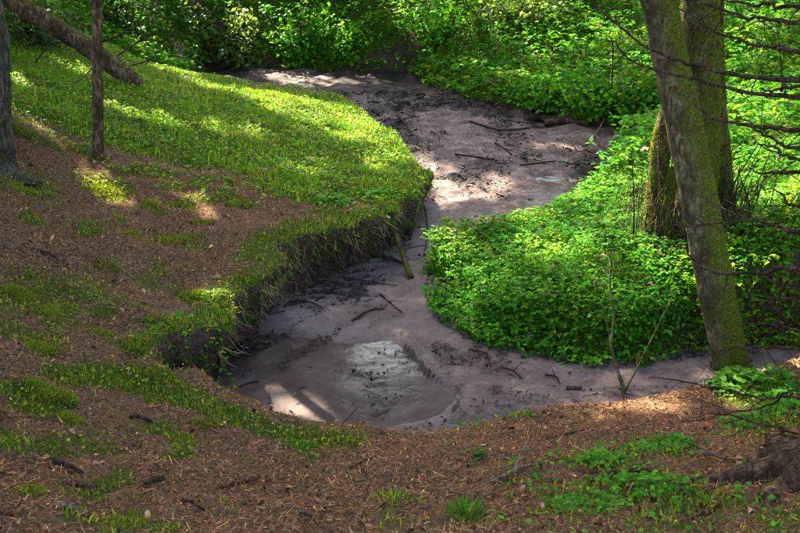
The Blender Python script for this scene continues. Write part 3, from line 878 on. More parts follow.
def crown(parent, c, rad, n, leaf=.17, clumps=60, limbs_from=None, mat=M_CROWN, bark=M_BARK_BROWN, name='crown'):
    """leaf clumps spread through an ellipsoid, with limbs; c in world space"""
    c = np.array(c, float); rad = np.array(rad, float)
    d = rng.standard_normal((clumps, 3)); d /= np.linalg.norm(d, axis=1)[:, None]
    cc = c + d * rad * rng.uniform(.25, .95, (clumps, 1)) ** .6
    w = rng.uniform(.5, 1.5, clumps); pick = rng.choice(clumps, n, p=w / w.sum())
    P = cc[pick] + rng.standard_normal((n, 3)) * rad * .17
    P = P[~lit_mask(P, leaf)]; n = len(P)
    s = leaf * rng.uniform(.7, 1.3, n)
    V, F = scatter(CARD_V, CARD_F, P, s, frames(rng.uniform(0, 6.28, n), rng.normal(0, .6, n), rng.normal(0, .6, n)))
    o = np.array(parent.location)
    obj(name, mesh_np(name, V - o, F, mat, percol(pal(PAL_TREE, n), 4)), parent)
    if limbs_from is not None:
        a = np.array(limbs_from, float)
        for k in range(0, clumps, max(1, clumps // 7)):
            e = cc[k]; mid = (a + e) / 2 + np.array([0, 0, .15 * np.linalg.norm(e - a)])
            V, F = tube(catmull([a, mid, e], 8) - o, np.linspace(.06, .012, 8), 5)
            obj('limb', mesh_np('limb', V, F, bark, attrs={'moss': np.zeros(len(V))}), parent)


def moss_attr(V, side=None, low=None, base=0.0):
    m = np.full(len(V), base)
    if side is not None:
        c = V - V.mean(0)
        m = m + side[2] * np.clip((c[:, 0] * side[0] + c[:, 1] * side[1]) / (np.abs(c[:, :2]).max() + 1e-6) + .3, -.5, 1)
    if low is not None: m = m + low[1] * sstep(low[0], 0, V[:, 2])
    return m


def trunk_path(pts_px, Y0, Yslope=0.0, extra=None):
    P = [on_y(a, b, Y0 + Yslope * i) for i, (a, b) in enumerate(pts_px)]
    if extra is not None: P += [P[-1] + np.array(e) for e in extra]
    return np.array(P)


def make_trunk(parent, P, rad, mat, n=24, rings=60, rough=.10, sc=.09, flare_k=(.9, .12, 5), seed=0, side=None, low=None, base=0.0, name='trunk'):
    o = np.array(parent.location)
    path = catmull(P, rings)
    L = np.concatenate([[0], np.cumsum(np.linalg.norm(np.diff(path, axis=0), axis=1))])
    r = np.interp(np.linspace(0, 1, rings), np.linspace(0, 1, len(rad)), rad)
    fk, fl_, lobes = flare_k
    def fl(s, ang):
        d = s * L[-1]
        e = math.exp(-d / fl_)
        return 1 + fk * e * (.75 + .45 * np.cos(ang * lobes + seed) + .2 * np.cos(ang * 2 + 2 * seed))
    V, F = tube(path - o, r, n, rough, sc, seed, fl)
    m = np.full(len(V), base)
    ctr = np.repeat(path - o, n, 0); ctr = np.vstack([ctr, ctr[:1], ctr[-1:]])
    dv = V - ctr; dl = np.linalg.norm(dv, axis=1) + 1e-6
    if side is not None: m = m + side[2] * (dv[:, 0] * side[0] + dv[:, 1] * side[1]) / dl
    if low is not None: m = m + low[1] * np.exp(-np.maximum(V[:, 2], 0) / low[0])
    me = mesh_np(name, V, F, mat, attrs={'moss': m})
    return obj(name, me, parent), V, F, m


def fuzz(parent, V, F, m, n, thr, l0, l1, palette=PAL_MOSS, name='moss', w=.006, droop=0.3):
    """short moss shoots on the mossy side of a bark mesh"""
    t = V[F]; a = np.linalg.norm(np.cross(t[:, 1] - t[:, 0], t[:, 2] - t[:, 0]), axis=1)
    f = rng.choice(len(F), n, p=a / a.sum())
    b = rng.dirichlet((1, 1, 1), n)
    P = (t[f] * b[:, :, None]).sum(1); nn_ = np.cross(t[f, 1] - t[f, 0], t[f, 2] - t[f, 0]); nn_ /= np.linalg.norm(nn_, axis=1)[:, None] + 1e-9
    mm = m[F[f]].mean(1) + .35 * fbm(P[:, 0], P[:, 1], .12, 2, 9, P[:, 2])
    k = mm > thr + .15 * rng.standard_normal(n)
    P, nn_ = P[k], nn_[k]; n = len(P)
    if not n: return
    d = nn_ + .5 * rng.standard_normal((n, 3)) - np.array([0, 0, droop]); d /= np.linalg.norm(d, axis=1)[:, None]
    x = np.cross(d, rng.standard_normal((n, 3))); x /= np.linalg.norm(x, axis=1)[:, None]
    M = np.stack([x, d, np.cross(x, d)], -1)
    L = rng.uniform(l0, l1, n)
    W, G = scatter(BLADE_V, BLADE_F, P - d * .003, np.stack([np.full(n, w), L, L], -1), M)
    obj(name, mesh_np(name, W, G, M_MOSS, percol(pal(palette, n), 5)), parent, kind='stuff')


def down(p, d=.06): return np.array([p[0], p[1], p[2] - d])


# leaning alder by the stream
b = hit(733, 374)
t = root('leaning_tree', 'slender leaning tree trunk with grey bark and green moss on its right side', 'tree', down(b, 0))
P = trunk_path([(734, 385), (726, 340), (712, 270), (697, 190), (681, 110), (668, 50), (655, -10)], b[1], 0, [(-.45, .1, 1.1), (-.8, .1, 2.2), (-1.1, .2, 3.6)])
_, V, F, m = make_trunk(t, P, [.108, .106, .104, .101, .098, .094, .090, .085, .08, .07], M_BARK_GREY, 32, 120, .09, .10, (.75, .13, 4), 2, (1, -.45, .42), (.30, .5), .36)
fuzz(t, V, F, m, 42000, .50, .004, .011, PAL_MOSS * .62, w=.004)
crown(t, P[-1] + np.array([0, 0, 1.2]), (1.8, 1.8, 2.2), 2500, .12, 40, P[-1])

# mossy many-stemmed alder behind it
b = hit(692, 236)
t = root('mossy_tree', 'thick moss-covered tree with several stems standing behind the leaning trunk', 'tree', down(b, 0))
P = trunk_path([(697, 244), (697, 200), (699, 150), (702, 90), (703, 40), (700, -15)], b[1], 0, [(-.05, .1, 1.5), (.1, .2, 3.5)])
_, V, F, m = make_trunk(t, P, [.17, .145, .13, .12, .115, .11, .10, .08], M_BARK_MOSSY, 28, 90, .20, .12, (.55, .18, 5), 1, (.8, -.5, .15), (.5, .25), .28)
fuzz(t, V, F, m, 30000, .40, .008, .028, PAL_MOSS * .75, w=.005, droop=.8)
crown(t, P[-1] + np.array([0, 0, 1.2]), (2.2, 2.2, 2.4), 3000, .12, 40, P[-1])
for pts, r0, r1, yo in ((((655, 238), (656, 200), (660, 160), (668, 115), (682, 60), (690, 20), (694, -15)), .075, .05, -.02), (((724, 238), (724, 205), (722, 165), (718, 110), (716, 60), (716, -10)), .08, .05, .10), (((668, 240), (664, 215), (668, 190), (676, 168)), .06, .03, -.12)):
    Q = trunk_path(pts, b[1] + yo)
    o_, V, F, m = make_trunk(t, Q, [r0, (r0 + r1) / 2, r1], M_BARK_MOSSY, 14, 40, .22, .08, (.4, .1, 3), 4, None, (.4, .25), .30, 'stem')
    fuzz(t, V, F, m, 9000, .40, .008, .030, PAL_MOSS * .75, w=.005, droop=.9)
# withered leaf skirt round the foot of the stems
n = 1100
a = rng.uniform(0, 6.28, n); rr = rng.uniform(.16, .42, n)
Pp = np.stack([rr * np.cos(a) * 1.25, rr * np.sin(a) * .8, rng.uniform(.02, .42, n)], -1)
V, F = scatter(BLADE_V, BLADE_F, Pp, np.stack([np.full(n, .0045), rng.uniform(.10, .28, n), np.full(n, .1)], -1), frames(a - 1.57 + rng.normal(0, .7, n), rng.normal(-1.2, .5, n), rng.normal(0, .6, n)))
obj('withered_skirt', mesh_np('withered_skirt', V, F, M_DRY, percol(pal(np.array([[.07, .040, .030], [.11, .065, .045], [.045, .03, .026], [.06, .08, .015]]), n), 5)), t, kind='stuff')

for k in range(70):
    a_ = rng.uniform(0, 6.28); q = np.array([math.cos(a_) * rng.uniform(.15, .48), math.sin(a_) * rng.uniform(.1, .3) - .05, -.05])
    hgt = rng.uniform(.25, .75)
    V, F = tube(catmull([q, q + (rng.normal(0, .04), rng.normal(0, .04), hgt * .5), q * (1, 1, 0) * rng.uniform(.8, 1.3) + (rng.normal(0, .05), 0, hgt)], 7), np.linspace(.008, .003, 7), 4)
    obj('sprout', mesh_np('sprout', V, F, M_DEAD, attrs={'moss': np.full(len(V), .5 if k % 3 == 0 else .1)}), t)

M_BARK_DARK = bark_mat('dark_grey_bark', (.045, .038, .030), (.16, .14, .115), .5, .8)

# big spruce at the left edge
b = hit(-17, 158)
t = root('spruce_tree', 'broad grey conifer trunk cut off by the left edge', 'tree', down(b, 0))
P = trunk_path([(-17, 172), (-18, 130), (-21, 80), (-25, 20)], b[1], 0, [(-.1, 0, 1.5), (-.1, 0, 5), (-.1, 0, 9)])
_, V, F, m = make_trunk(t, P, [.23, .20, .20, .19, .18, .15, .08], M_BARK_DARK, 32, 100, .10, .07, (.75, .22, 6), 3, (.3, -.8, .1), (.35, .35), .12)
fuzz(t, V, F, m, 9000, .5, .006, .015)
crown(t, P[-1] + np.array([.3, 0, -1]), (3.0, 3.0, 3.4), 9000, .15, 70, P[-2])
rt = [hit(6, 126) + (0, 0, .03), hit(36, 140) + (0, 0, .0), hit(62, 152) - (0, 0, .01), hit(84, 166) - (0, 0, .03)]
V, F = tube(catmull(rt, 16) - np.array(t.location), np.linspace(.06, .02, 16), 10, .35, .06, 3)
obj('root', mesh_np('root', V, F, M_BARK_MOSSY, attrs={'moss': np.full(len(V), .45)}), t)

# thin pole tree
b = hit(98, 158)
t = root('young_tree', 'thin straight brown young tree on the left bank', 'tree', down(b, 0))
P = trunk_path([(98, 162), (98, 120), (97, 60), (95, -10)], b[1], 0, [(-.05, 0, 1.5), (0, 0, 4.0)])
_, V, F, m = make_trunk(t, P, [.048, .044, .042, .040, .036, .025], M_BARK_BROWN, 14, 60, .10, .06, (.5, .06, 3), 5, (-1, -.2, .15), (.2, .3), .22)
for a_, b_, r_ in (((101, 42), (150, 18), .010), ((94, 30), (60, 8), .009), ((101, 20), (128, 4), .008), ((94, 66), (72, 84), .006)):
    Q = np.array([on_y(*a_, b[1]), on_y((a_[0] + b_[0]) / 2, (a_[1] + b_[1]) / 2 + 3, b[1] + .05), on_y(*b_, b[1] + .15)]) - np.array(t.location)
    V, F = tube(catmull(Q, 8), np.linspace(r_, r_ * .4, 8), 5)
    obj('branch', mesh_np('branch', V, F, M_DEAD, attrs={'moss': np.zeros(len(V))}), t)
crown(t, P[-1] + np.array([0, 0, .5]), (2.2, 2.2, 2.2), 5000, .13, 50, P[-1])

# slanting trunk, upper left
b = hit(132, 86)
t = root('slanting_tree', 'mossy brown trunk slanting out of the grass towards the upper left corner', 'tree', down(b, 0))
P = [b + np.array([.05, 0, -.08]), on_y(128, 78, b[1]), on_y(100, 56, b[1]), on_y(60, 30, b[1] - .1), on_y(10, 0, b[1] - .2), on_y(-60, -44, b[1] - .3), on_y(-160, -120, b[1] - .5)]
_, V, F, m = make_trunk(t, P, [.11, .105, .10, .098, .095, .09, .07], M_BARK_BROWN, 18, 60, .10, .08, (.2, .1, 3), 6, None, None, .12)
mz = np.concatenate([(V[:-2].reshape(-1, 18, 3)[:, :, 2] - V[:-2].reshape(-1, 18, 3)[:, :, 2].mean(1, keepdims=True)).ravel() / .1, [0, 0]])
a_ = t.children[0].data.attributes['moss']; mm = .26 + .36 * mz; a_.data.foreach_set('value', mm.astype(np.float32))
fuzz(t, V, F, mm, 9000, .45, .008, .02, droop=-.3)
crown(t, np.array(P[-1]) + np.array([-1, 0, 1.5]), (1.8, 1.8, 1.6), 2500, .12, 30, P[-1])

# unseen trees added on far slope and at left: their crowns shade the glade
SHADE_TREES = [(-14.5, 15, 13.5), (-10.5, 14.5, 12.5), (-8.6, 18.8, 13), (-5.2, 23.5, 13.5), (-1.5, 18.8, 12.5), (2.5, 19, 12), (-12, 19.5, 14), (-7, 22.5, 15), (-3, 25, 14.5), (1, 23.5, 14), (-11, 24, 16), (5.5, 19.5, 12), (-9.2, 10.5, 9.5), (-15.5, 20, 15), (-4.5, 27, 17), (-9, 28, 17), (-7.6, 13, 13), (-6.5, 10.6, 11.5), (-8, 16, 14), (-11, 11.5, 12)]
PLACE_W = ['beyond the left frame edge', 'standing left of the glade', 'high on the far left slope', 'on the far slope above the bushes', 'on the far slope above the stream', 'on the far slope above the herbs', 'deep in the left wood',
           'second row on the far slope', 'second row above the stream', 'second row above the herb slope', 'deep behind the left slope', 'on the far right slope', 'close beside the left bank', 'outermost in the left wood', 'hindmost above the stream', 'hindmost in the left wood', 'just outside the left edge beyond the young tree', 'just outside the left edge near the big conifer', 'outside the upper left corner', 'third row left of the bank']
SHADE_TREES += [(-5.5, 1.5, 9), (-8.5, 5.5, 10), (6.0, 2.0, 9), (7.2, 6.5, 10), (8.5, 11, 11), (9.5, 15, 12), (-4.5, -4, 10), (5.0, -4, 10), (-8, -2, 11), (9.5, -1, 11)]  # unseen ring around the camera, added to block low sky light
PLACE_W += ['left of the camera', 'left of the brown slope', 'right of the camera', 'right of the leaning trunk beyond the edge', 'right of the herb slope', 'far right beyond the herb slope', 'behind the camera to the left', 'behind the camera to the right', 'far left behind the camera', 'far right behind the camera']
for k, (x, y, ht) in enumerate(SHADE_TREES):
    z = float(H(x, y))
    t = root('shade_tree', 'added unseen shade tree ' + PLACE_W[k], 'tree', (x, y, z), 'added trees shading the glade')
    P = np.array([(x, y, z - .1), (x + .1, y, z + ht * .3), (x - .1, y + .1, z + ht * .6), (x, y, z + ht * .85)])
    make_trunk(t, P, [.22, .19, .15, .06], M_BARK_BROWN, 12, 24, .08, .15, (.6, .3, 5), k)
    if k < 20: crown(t, (x, y, z + ht * .62), (3.4, 3.4, ht * .40), 8500, .19, 95, P[2])
    else: crown(t, (x, y, z + ht * .55), (2.3, 2.3, ht * .42), 4500, .20, 70, P[2])

# ------------------------------------------------------------------ spruce at the right with dead branches
b = np.array([1.72, 3.15, 0.0]); b[2] = float(H(b[0], b[1])) 
t = root('dead_branched_spruce', 'dark brown conifer at the right edge with long bare dead branches', 'tree', b)
P = np.array([b + (0, 0, -.1), b + (0, 0, .4), b + (.03, .0, 1.2), b + (.05, 0, 2.4), b + (.05, .05, 4.5), b + (.05, .05, 7)])
_, V, F, m = make_trunk(t, P, [.20, .18, .165, .15, .12, .05], M_BARK_BROWN, 30, 90, .12, .08, (1.25, .14, 5), 1.2, None, (.25, .3), .05)
o = np.array(t.location)
DEADB = [  # pixel path from the trunk side to the tip, thickness in px, depth at the tip
    ([(800, 5), (755, 2), (705, -3)], 6, 3.9), ([(800, 23), (775, 20), (740, 15), (695, 1), (680, -8)], 6, 4.1), ([(800, 51), (775, 47), (735, 41), (705, 32), (682, 21)], 6, 4.2),
    ([(800, 80), (760, 79), (725, 74), (695, 66), (675, 60), (645, 45), (622, 24), (600, 5), (590, -6)], 7, 4.5), ([(800, 99), (760, 95), (715, 86), (670, 72), (637, 61), (620, 48), (605, 35)], 6, 4.4),
    ([(800, 87), (785, 87), (770, 86)], 6, 3.6), ([(800, 132), (765, 128), (735, 124), (707, 114), (690, 95)], 7, 4.2), ([(800, 146), (771, 140), (747, 130), (722, 124)], 5, 4.0), ([(800, 162), (775, 157), (755, 151)], 5, 3.8), ([(800, 171), (775, 171), (750, 169)], 6, 3.9),
    ([(800, 233), (781, 229), (758, 221), (726, 220), (687, 222), (658, 221)], 6, 4.3), ([(770, 224), (750, 217), (731, 209), (697, 196)], 4, 4.3), ([(800, 207), (784, 199), (752, 188)], 4, 3.9),
    ([(800, 269), (757, 272), (724, 274), (698, 267), (684, 251), (668, 244)], 7, 4.2), ([(800, 347), (752, 347), (710, 347)], 6, 4.0), ([(800, 400), (750, 398), (705, 388), (648, 378)], 5, 4.0),
    ([(800, 390), (773, 405), (732, 415), (689, 422)], 4, 3.7), ([(800, 435), (746, 419), (714, 407)], 4, 3.6), ([(800, 300), (770, 308), (740, 300)], 4, 3.9), ([(800, 330), (765, 322), (742, 330)], 3, 3.9)]
for k, (pp, th, Yt) in enumerate(DEADB):
    n = len(pp)
    xs = np.array([p[0] for p in pp], float); f = np.clip((800 - xs) / max(800 - xs[-1], 1), 0, 1)
    Ys = 3.35 + (Yt - 3.35) * f
    Q = [on_y(a, c, yy) for (a, c), yy in zip(pp, Ys)]
    ext = Q[0].copy(); st = np.array([b[0] + .02, b[1], Q[0][2] + .05 * (Q[0][2] - Q[1][2])])
    Q = catmull([st] + Q, 26)
    Q = Q + .010 * rng.standard_normal(Q.shape).cumsum(0) * .4 * np.linspace(0, 1, 26)[:, None] + .004 * rng.standard_normal(Q.shape)
    r0 = th * 3.5 / FPX * .34
    V, F = tube(Q - o, np.linspace(r0 * 1.25, r0 * .38, 26), 7, .22, .04, k)
    br = obj('branch', mesh_np('branch', V, F, M_DEAD, attrs={'moss': np.full(len(V), .15 if k % 3 else .4)}), t)
    for q in range(rng.integers(4, 9)):
        i = int(rng.integers(8, 24)); d = Q[min(i + 1, 25)] - Q[i]; d /= np.linalg.norm(d)
        s = d * rng.uniform(.4, .9) + rng.normal(0, .55, 3); s /= np.linalg.norm(s); L = rng.uniform(.04, .26)
        W, G = tube(catmull([Q[i], Q[i] + s * L * .5 + (0, 0, .01), Q[i] + s * L + (0, 0, -.02)], 6) - o, np.linspace(r0 * .35, r0 * .12, 6), 4)
        obj('twig', mesh_np('twig', W, G, M_DEAD, attrs={'moss': np.zeros(len(W))}), br)
for a1, a2 in (((-1, .25), .62), ((-.9, -.4), .5), ((-.55, .85), .5)):
    d = np.array(a1) / np.hypot(*a1)
    Q = []
    for s in (.10, .28, .46, a2):
        x, y = b[0] + d[0] * s, b[1] + d[1] * s + .04 * math.sin(s * 9)
        Q.append((x, y, float(H(x, y)) + .09 * (1 - s / a2) - .02))
    V, F = tube(catmull(Q, 26) - o, np.linspace(.085, .02, 26), 14, .42, .06, 5)
    obj('root', mesh_np('root', V, F, M_BARK_BROWN, attrs={'moss': np.full(len(V), .2)}), t)
crown(t, b + np.array([.3, -.3, 6.2]), (1.5, 1.5, 2.0), 2500, .12, 40, P[-2])

# ------------------------------------------------------------------ shrubs, saplings, stump
def shrub(px, py, w, h, n, leaf, label, palette, stems=6, dens=1.0, name='leafy_shrub'):
    b = hit(px, py)
    t = root(name, label, 'shrub', b)
    Vs, tips = [], []
    for k in range(stems):
        a = rng.uniform(0, 6.28); e = np.array([math.cos(a) * w * rng.uniform(.2, .8), math.sin(a) * w * rng.uniform(.2, .8), h * rng.uniform(.6, 1.0)])
        Q = catmull([(0, 0, -.05), e * .5 + rng.normal(0, .05 * w, 3), e], 8)
        V, F = tube(Q, np.linspace(.014, .004, 8) * (1 + w), 5)
        obj('stem', mesh_np('stem', V, F, M_DEAD, attrs={'moss': np.full(len(V), .2)}), t)
        tips.append(Q)
    Q = np.vstack(tips)
    c = Q[rng.integers(0, len(Q), n // 12)]; c = c + rng.normal(0, 1, c.shape) * np.array([w * .30, w * .30, h * .18])
    P = c[rng.integers(0, len(c), n)] + rng.normal(0, .05, (n, 3)) * (1 + w)
    P = P[P[:, 2] > .03]; n = len(P)
    s = leaf * rng.uniform(.7, 1.3, n)
    V, F = scatter(LEAF_V, LEAF_F, P, np.stack([s * 1.1, s, s], -1), frames(rng.uniform(0, 6.28, n), rng.normal(-.25, .45, n), rng.normal(0, .5, n)))
    obj('foliage', mesh_np('foliage', V, F, M_LEAF, percol(pal(palette, n), 8)), t)
    return t


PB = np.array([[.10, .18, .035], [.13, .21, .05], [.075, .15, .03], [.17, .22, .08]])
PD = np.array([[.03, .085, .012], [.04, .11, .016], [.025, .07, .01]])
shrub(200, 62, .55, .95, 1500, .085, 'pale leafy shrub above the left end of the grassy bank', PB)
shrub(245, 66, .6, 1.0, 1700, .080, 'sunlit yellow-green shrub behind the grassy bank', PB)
shrub(300, 66, .55, .9, 1500, .075, 'bushy green shrub over the far strip of pale sand', PAL_HERB)
shrub(350, 62, .6, .8, 1500, .07, 'dark green shrub at the stream bend', PAL_HERB)
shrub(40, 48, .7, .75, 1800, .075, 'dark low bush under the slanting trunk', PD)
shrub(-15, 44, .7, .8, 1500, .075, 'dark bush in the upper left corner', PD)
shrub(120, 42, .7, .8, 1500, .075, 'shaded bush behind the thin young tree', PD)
shrub(80, 22, .9, .9, 1900, .08, 'mid-green bush high on the left slope', PAL_HERB)
shrub(600, 118, .55, .55, 1300, .075, 'overhanging leafy bush on the far bank above the bare earth', PAL_HERB)
shrub(545, 108, .5, .4, 1000, .075, 'low rounded bush at the far stream edge', PAL_HERB)
shrub(640, 118, .5, .5, 1000, .075, 'leafy bush left of the leaning trunk on the far bank', PAL_HERB)
shrub(440, 45, .6, .5, 1100, .08, 'dark-gapped shrub in the middle of the far slope', PAL_HERB)
shrub(520, 28, .6, .55, 1100, .08, 'bright shrub near the top of the far slope', PB)

b = hit(178, 64)
t = root('broken_stump', 'small broken grey-brown stump among the shrubs at the upper left', 'stump', b)
V, F = tube(catmull([(0, 0, -.1), (.02, 0, .12), (.0, .02, .30)], 14), np.linspace(.15, .10, 14), 16, .25, .08, 9)
V[-1, 2] -= .09
obj('wood', mesh_np('wood', V, F, M_BARK_GREY, attrs={'moss': .35 * np.ones(len(V))}), t)
for k in range(5):
    a = k * 1.3; q = np.array([math.cos(a), math.sin(a), 0]) * .075
    V, F = tube([q + (0, 0, .24), q * .9 + (0, 0, .34), q * .8 + (0, 0, .36 + .03 * (k % 3))], [.03, .018, .004], 5, .2, .05, k)
    obj('splinter', mesh_np('splinter', V, F, M_BARK_GREY, attrs={'moss': np.zeros(len(V))}), t)


def stick(name, label, cat, pts, r0, r1, mat, group=None, moss=0.0, forks=(), n=7, rough=.15, part='fork'):
    """a twig or branch through world points; forks: (fraction, world end point, radius)"""
    pts = np.array(pts, float); o = pts[0]
    Q = catmull(pts, max(8, 5 * len(pts)))
    V, F = tube(Q - o, np.linspace(r0, r1, len(Q)), n, rough, .05, int(rng.integers(99)))
    if not forks:
        s = obj(name, mesh_np(name, V, F, mat, attrs={'moss': np.full(len(V), moss)}), None, label, cat, group, None, tuple(o))
        return s
    t = root(name, label, cat, o, group)
    obj('stem', mesh_np('stem', V, F, mat, attrs={'moss': np.full(len(V), moss)}), t)
    for f, e, r in forks:
        a = Q[int(f * (len(Q) - 1))]; e = np.array(e, float)
        W, G = tube(catmull([a, (a + e) / 2 + rng.normal(0, .012, 3), e], 8) - o, np.linspace(r, r * .4, 8), 6, rough, .05, 3)
        obj(part, mesh_np(part, W, G, mat, attrs={'moss': np.full(len(W), moss)}), t)
    return t


b = hit(624, 402); yb = b[1]
stick('forked_sapling', 'pale forked dead stem rising from the sand before the leafy mound', 'sapling', [down(b, .05), on_y(623, 388, yb), on_y(617, 368, yb + .05), on_y(611, 345, yb + .08), on_y(614, 318, yb + .1), on_y(610, 285, yb + .15), on_y(613, 250, yb + .2)], .014, .005, M_BARK_GREY, None, .45,
      [(.14, on_y(672, 297, yb + .1), .007), (.13, on_y(640, 350, yb + .05), .006), (.5, on_y(600, 300, yb + .2), .003)])
b = hit(500, 62)
stick('thin_sapling', 'thin pale bare stem on the far slope above the stream', 'sapling', [down(b), on_y(495, 35, b[1] - .02), on_y(487, 8, b[1] - .05), on_y(484, -10, b[1] - .05)], .014, .010, M_PALE)
b = hit(428, 60)
stick('thin_sapling', 'short thin stem beside the shrub on the far slope', 'sapling', [down(b), on_y(424, 35, b[1]), on_y(420, 15, b[1])], .008, .005, M_DEAD)
b = hit(613, 125)
stick('dead_sapling', 'dark upright stem just left of the leaning trunk', 'sapling', [down(b), on_y(612, 90, b[1]), on_y(613, 50, b[1]), on_y(611, 38, b[1])], .014, .008, M_DEAD)

for (x0, y0, x1, y1), r, lab in (((108, 52, 172, 22), .016, 'bare dead branch rising behind the thin young tree'), ((118, 58, 160, 50), .012, 'low dead branch behind the thin young tree'), ((140, 60, 176, 38), .010, 'dead branch leaning into the pale shrub'), ((30, 58, 62, 30), .010, 'dead branch in the bush under the slanting trunk')):
    A = hit(x0, y0 + 8); B = on_y(x1, y1, A[1] + .3)
    stick('dead_branch', lab, 'branch', [A - (0, 0, .03), (A + B) / 2 + rng.normal(0, .05, 3), B], r, r * .4, M_DEAD, 'dead branches behind the grassy bank', .1, [(.5, B + np.array([.1, .1, -.25]), r * .5), (.65, B + np.array([-.25, 0, .1]), r * .4)], 6, .2)

# ---- branches lying in the stream
def bp(px, py, up=.01):
    p = hit(px, py); return np.array([p[0], p[1], max(p[2], bedz(p[0], p[1]) if p[2] < .05 else p[2]) + up])


yb = bp(411, 284)[1]
stick('mossy_branch', 'mossy broken branch leaning from the overhanging bank into the stream', 'branch', [bp(411, 286), on_y(405, 262, yb + .12), on_y(397, 238, yb + .3), on_y(386, 204, yb + .55)], .026, .016, M_BARK_MOSSY, None, .35, [(.5, on_y(425, 245, yb + .2), .008)], 9)
stick('wet_branch', 'dark branch with pale end lying under the overhanging bank', 'branch', [bp(318, 251, .04), bp(345, 253, .05), bp(372, 258, .04)], .016, .020, M_DEAD)
stick('wet_branch', 'dark soaked branch half sunk beside the mossy branch', 'branch', [bp(372, 263, .02), bp(385, 265, .03), bp(403, 270, .02)], .018, .014, M_DEAD)
stick('curved_root', 'arching dark root across the rippled sand near the bank', 'root', [bp(415, 212, .02), bp(423, 226, .12), bp(427, 245, .08), bp(424, 262, .01)], .010, .007, M_DEAD)
stick('wet_twig', 'thin dark stick on the sand above the pool', 'twig', [bp(352, 325), bp(368, 319, .02), bp(384, 315)], .009, .006, M_DEAD)
stick('wet_twig', 'short black stick at the left of the pool', 'twig', [bp(240, 388), bp(250, 385, .015), bp(259, 383)], .008, .006, M_DEAD)
stick('wet_twig', 'tiny dark twig crossing the bright patch of the pool', 'twig', [bp(293, 398), bp(300, 392, .02), bp(306, 388)], .005, .003, M_DEAD)
stick('wet_twig', 'fine twig standing out of the pool by the near edge', 'twig', [bp(339, 430), on_y(346, 420, bp(339, 430)[1] + .1), on_y(357, 408, bp(339, 430)[1] + .25)], .004, .002, M_DEAD)
stick('bark_piece', 'reddish strip of bark on the sand by the forked stem', 'bark', [bp(566, 396), bp(574, 397, .012), bp(581, 396)], .013, .010, M_BARK_BROWN)
stick('drift_branch', 'dark bent driftwood in the upper reach beside the grassy corner', 'branch', [bp(398, 120, .03), bp(404, 132, .08), bp(412, 142, .02)], .022, .014, M_DEAD, None, 0, [(.4, bp(416, 128, .10), .012)])
stick('drift_branch', 'thin drift stick across the middle of the upper reach', 'branch', [bp(470, 128, .03), bp(500, 135, .04), bp(530, 133, .02)], .016, .010, M_DEAD)
stick('pale_branch', 'pale forked drift stick below the bare far bank', 'branch', [bp(590, 146, .02), bp(598, 138, .07), bp(604, 128, .12)], .014, .007, M_PALE, None, 0, [(.3, bp(601, 152, .03), .009)])
stick('drift_log', 'short dark log lying at the far edge of the upper reach', 'log', [bp(545, 126, .04), bp(565, 128, .05), bp(588, 131, .04)], .045, .035, M_BARK_BROWN, None, .2)

WT = [((300, 282, 352, 272), .010, 'dark root end in the rippled mud under the overhang'), ((318, 300, 372, 290), .008, 'thin dark stick half buried in the rippled mud'), ((340, 284, 396, 292), .007, 'slim stick beside the mossy branch foot'),
      ((290, 305, 322, 312), .006, 'short dark twig above the smooth sand'), ((380, 300, 402, 318), .007, 'dark twig pointing at the pool below the mossy branch'), ((255, 330, 286, 318), .006, 'dark twig on the sand below the overhang'),
      ((455, 160, 490, 166), .012, 'dark stick in the debris of the upper reach'), ((520, 172, 556, 164), .012, 'dark stick near the mound in the upper reach'), ((430, 112, 462, 108), .012, 'dark stick at the head of the upper reach'), ((495, 150, 512, 160), .014, 'stubby dark stick in the middle of the upper reach'),
      ((500, 372, 522, 384), .007, 'dark twig on the mud ledge under the mound'), ((545, 380, 560, 390), .007, 'dark twig on the mud ledge below the herbs'), ((470, 356, 490, 372), .008, 'dark root at the near corner of the mound')]
for (x0, y0, x1, y1), r, lab in WT:
    A, B = bp(x0, y0, .012), bp(x1, y1, .012); M_ = (A + B) / 2; M_[2] = max(M_[2], float(bedz(M_[0], M_[1]))) + .012
    M_[:2] += rng.normal(0, .03, 2)
    stick('wet_twig', lab, 'twig', [A, M_, B], r, r * .6, M_DEAD, 'wet twigs on the stream bed', 0, [(.55, (M_ + B) / 2 + np.array([rng.normal(0, .06), rng.normal(0, .08), .03]), r * .5)], 6, .25)

# ---- roots hanging from the undercut bank
HR = [((186, 340), (190, 372)), ((246, 298), (250, 318)), ((262, 283), (268, 305)), ((283, 258), (276, 284)), ((300, 248), (306, 276)), ((322, 236), (318, 262)), ((345, 230), (352, 254)), ((362, 222), (356, 252)), ((376, 212), (381, 244)), ((228, 312), (231, 336))]
HR += [((200, 330), (206, 356)), ((214, 322), (210, 352)), ((256, 290), (262, 312)), ((292, 254), (298, 280)), ((312, 244), (309, 268)), ((334, 234), (338, 258)), ((352, 226), (347, 256)), ((390, 210), (392, 236))]
HRW = ['at the dark left end of the overhang', 'below the mossy knob', 'in the dark gap under the mossy lip', 'left of the middle of the overhang', 'at the middle of the overhang', 'right of the middle of the overhang', 'above the dark branch with the pale end',
       'in the dark corner of the overhang', 'beside the top of the mossy branch', 'just right of the mossy knob', 'over the dark hollow, left of two', 'over the dark hollow, right of two', 'under the lip at the bend', 'near the middle of the overhang, shorter one', 'between the middle and the corner of the overhang', 'close to the dark corner of the overhang', 'under the leafy tuft of the corner', 'right of the top of the mossy branch']
